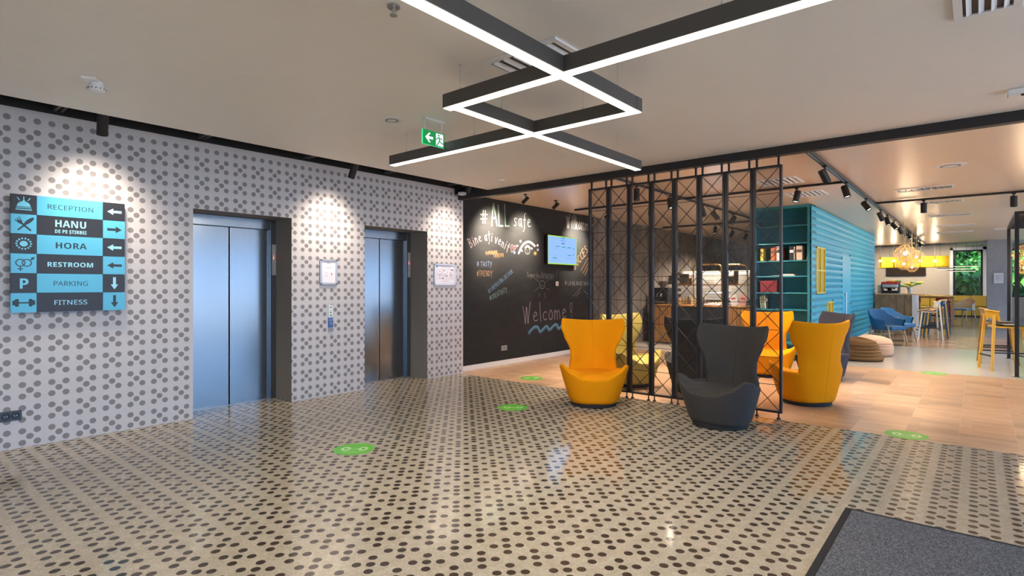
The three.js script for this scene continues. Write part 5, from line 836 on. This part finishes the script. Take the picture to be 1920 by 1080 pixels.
  for (const [px, py, w, z3, lab] of [[1787, 504, 1.0, -27.5, 'lowest thin black bar pendant before the end window'], [1812, 499, 0.8, -28.2, 'highest thin black bar pendant before the end window'], [1803, 508.5, 0.9, -29, 'thin black bar pendant nearest the end window'], [1690, 502, 0.9, -26, 'thin black bar pendant beneath the yellow lamp box']]) { const [X, Y, Z] = onZ(px, py, z3), p = thing('bar_pendant', lab, 'lamp', [X, Y, Z]); part('black_bar', rbox(w, 0.035, 0.04, 0.004, 0, 0.02, 0), M.blackMetal, p); part('light_strip', rbox(w - 0.02, 0.012, 0.03, 0.003, 0, -0.004, 0), glow([1, 0.85, 0.65], 1.6), p); part('cable', [rod([-w * 0.4, 0.03, 0], [-w * 0.4, 3.45 - Y, 0], 0.004), rod([w * 0.4, 0.03, 0], [w * 0.4, 3.45 - Y, 0], 0.004)], M.blackMetal, p); areaLight([X, Y - 0.014, Z], [X, 0, Z], w, 0.04, 34); }
}
for (const [k, x] of [-3.4, -2.2, -1.0].entries()) {   // downlights added to brighten the end wall, no such fittings known there
  const g = thing('added_downlight', `added downlight brightening the end wall ${['left of the dark television', 'above the dark television', 'beside the end window'][k]}`, 'ceiling light', [x, 3.45, -31], 0, 'added downlights before the end wall');
  part('ring', lathe([[0.07, -0.002], [0.1, -0.006], [0.105, 0], [0.07, 0]], 24), M.whitePlastic, g); part('lamp_face', cyl(0.07, 0.07, 0.004, 0, -0.003, 0, 24), glow([1, 0.88, 0.7], 2), g);
  spot([x, 3.43, -31], [x, 1.2, ZEND], 17, 55, 1, [1, 0.86, 0.68], 3);
}
// faceted wire pendant lamps
function facetLamp(c, r, label, group, ceil) {
  const g = thing('wire_pendant_lamp', label, 'lamp', c, 0, group), m = std([0.42, 0.26, 0.1], 0.4, 0.3), n = 10, ring = (R, y, o) => Array.from({ length: n }, (_, i) => [Math.cos((i + o) / n * 6.283) * R, y, Math.sin((i + o) / n * 6.283) * R]);
  const L = [ring(r * 0.25, r * 0.82, 0), ring(r * 0.72, r * 0.5, 0.5), ring(r, 0, 0), ring(r * 0.72, -r * 0.5, 0.5), ring(r * 0.3, -r * 0.8, 0)], t = r * 0.013, gs = [];
  for (let k = 0; k < 5; k++) for (let i = 0; i < n; i++) { const a = L[k][i], b = L[k][(i + 1) % n]; gs.push(rod(a, b, t, t, 5)); if (k < 4) { gs.push(rod(a, L[k + 1][i], t, t, 5), rod(a, L[k + 1][k % 2 ? (i + 1) % n : (i + n - 1) % n], t, t, 5)); for (const f of [0.33, 0.66]) gs.push(rod([a[0] + (b[0] - a[0]) * f, a[1], a[2] + (b[2] - a[2]) * f], L[k + 1][k % 2 ? (i + 1) % n : i], t * 0.6, t * 0.6, 4)); } }
  part('wire_cage', gs, m, g); part('lamp_bulb', new THREE.SphereGeometry(r * 0.2, 16, 12), glow([1, 0.8, 0.5], 2.5), g); part('socket', cyl(r * 0.09, r * 0.09, r * 0.3, 0, r * 0.33, 0, 12), M.brass, g); part('cable', rod([0, r * 0.45, 0], [0, ceil - c[1], 0], 0.006), M.brass, g);
  bulbLight(c, 0.5);
}
{
  const P = (px, py, z) => onZ(px, py, z), G = 'cluster of faceted wire pendants';
  facetLamp(P(1697.5, 475, -16.8), 0.26, 'largest wire pendant lamp, top of the cluster', G, HF); facetLamp(P(1718, 482, -17.6), 0.2, 'wire pendant lamp at the right of the cluster', G, HF); facetLamp(P(1695, 495, -15.9), 0.17, 'low wire pendant lamp at the left of the cluster', G, HF); facetLamp(P(1710, 501, -16.5), 0.14, 'smallest wire pendant lamp, lowest of the cluster', G, HF);
  facetLamp(P(1925, 477, -12.6), 0.2, 'large wire pendant lamp inside the steel pavilion', 'pavilion pendants', 2.44); facetLamp(P(1921, 502, -12.4), 0.13, 'small wire pendant lamp inside the steel pavilion', 'pavilion pendants', 2.44);
}
{ // steel pavilion round a high table
  const x0 = 0.46, x1 = 3.2, z0 = -11.42, z1 = -14.25, h = 2.48, t = 0.05, g = thing('steel_pavilion', 'black steel frame pavilion round the high table', 'pavilion', [0, 0, 0]);
  for (const [x, z] of [[x0, z0], [x1, z0], [x0, z1], [x1, z1]]) { const p = part('post', box(t, h, t, x, h / 2 + 0.004, z), M.blackMetal, g); part('foot_plate', rbox(0.11, 0.008, 0.11, 0.003, x, 0.004, z), M.steelPlain, p); }
  part('top_rail', span(x0 - t / 2, x1 + t / 2, h, h + t, z0 - t / 2, z0 + t / 2), M.blackMetal, g); part('top_rail', span(x0 - t / 2, x1 + t / 2, h, h + t, z1 - t / 2, z1 + t / 2), M.blackMetal, g); part('top_rail', span(x0 - t / 2, x0 + t / 2, h, h + t, z0 - t / 2, z1 + t / 2), M.blackMetal, g); part('top_rail', span(x1 - t / 2, x1 + t / 2, h, h + t, z0 - t / 2, z1 + t / 2), M.blackMetal, g);
  for (let k = 1; k < 10; k++) part('roof_slat', box(x1 - x0, 0.03, 0.05, (x0 + x1) / 2, h + 0.02, z0 + (z1 - z0) * k / 10), M.blackMetal, g);
  const tb = thing('pavilion_table', 'high wooden table inside the steel pavilion', 'table', [0, 0, 0]); part('table_top', muv(rbox(2.1, 0.06, 0.9, 0.008, 1.85, 1.03, -13.1)), M.oak, tb); for (const [x, z] of [[0.95, -12.75], [2.75, -12.75], [0.95, -13.45], [2.75, -13.45]]) part('leg', box(0.07, 1, 0.07, x, 0.5, z), M.blackMetal, tb); part('apron', span(0.9, 2.8, 0.9, 1.0, -12.72, -12.78), M.blackMetal, tb);
  const c = struct('column_1', muv(rbox(0.62, HF, 0.62, 0.01, 0.545, HF / 2, -24.35)), M.column, null, null, 'grey concrete column at the end of the restaurant'); c.userData.kind = 'structure';
  const zf = -24.03, A = onZ(1863, 512, zf), B = onZ(1881.5, 531, zf), n = thing('notice_frame', 'white framed notice on the concrete column', 'notice', [(A[0] + B[0]) / 2, (A[1] + B[1]) / 2, zf]); part('frame', rbox(B[0] - A[0], A[1] - B[1], 0.02, 0.005), M.whitePlastic, n); part('sheet', span(-0.12, 0.12, -0.12, 0.12, 0.0095, 0.011), std(0xffffff, 0.5, 0, { map: canvasTex(128, 128, (k) => { k.fillStyle = '#d6d6dc'; k.fillRect(0, 0, 128, 128); k.fillStyle = '#9a9aa6'; for (let i = 0; i < 7; i++) k.fillRect(24, 24 + i * 12, 80 - (i % 3) * 20, 3); }) }), n);
}
renderer.render(scene, camera);
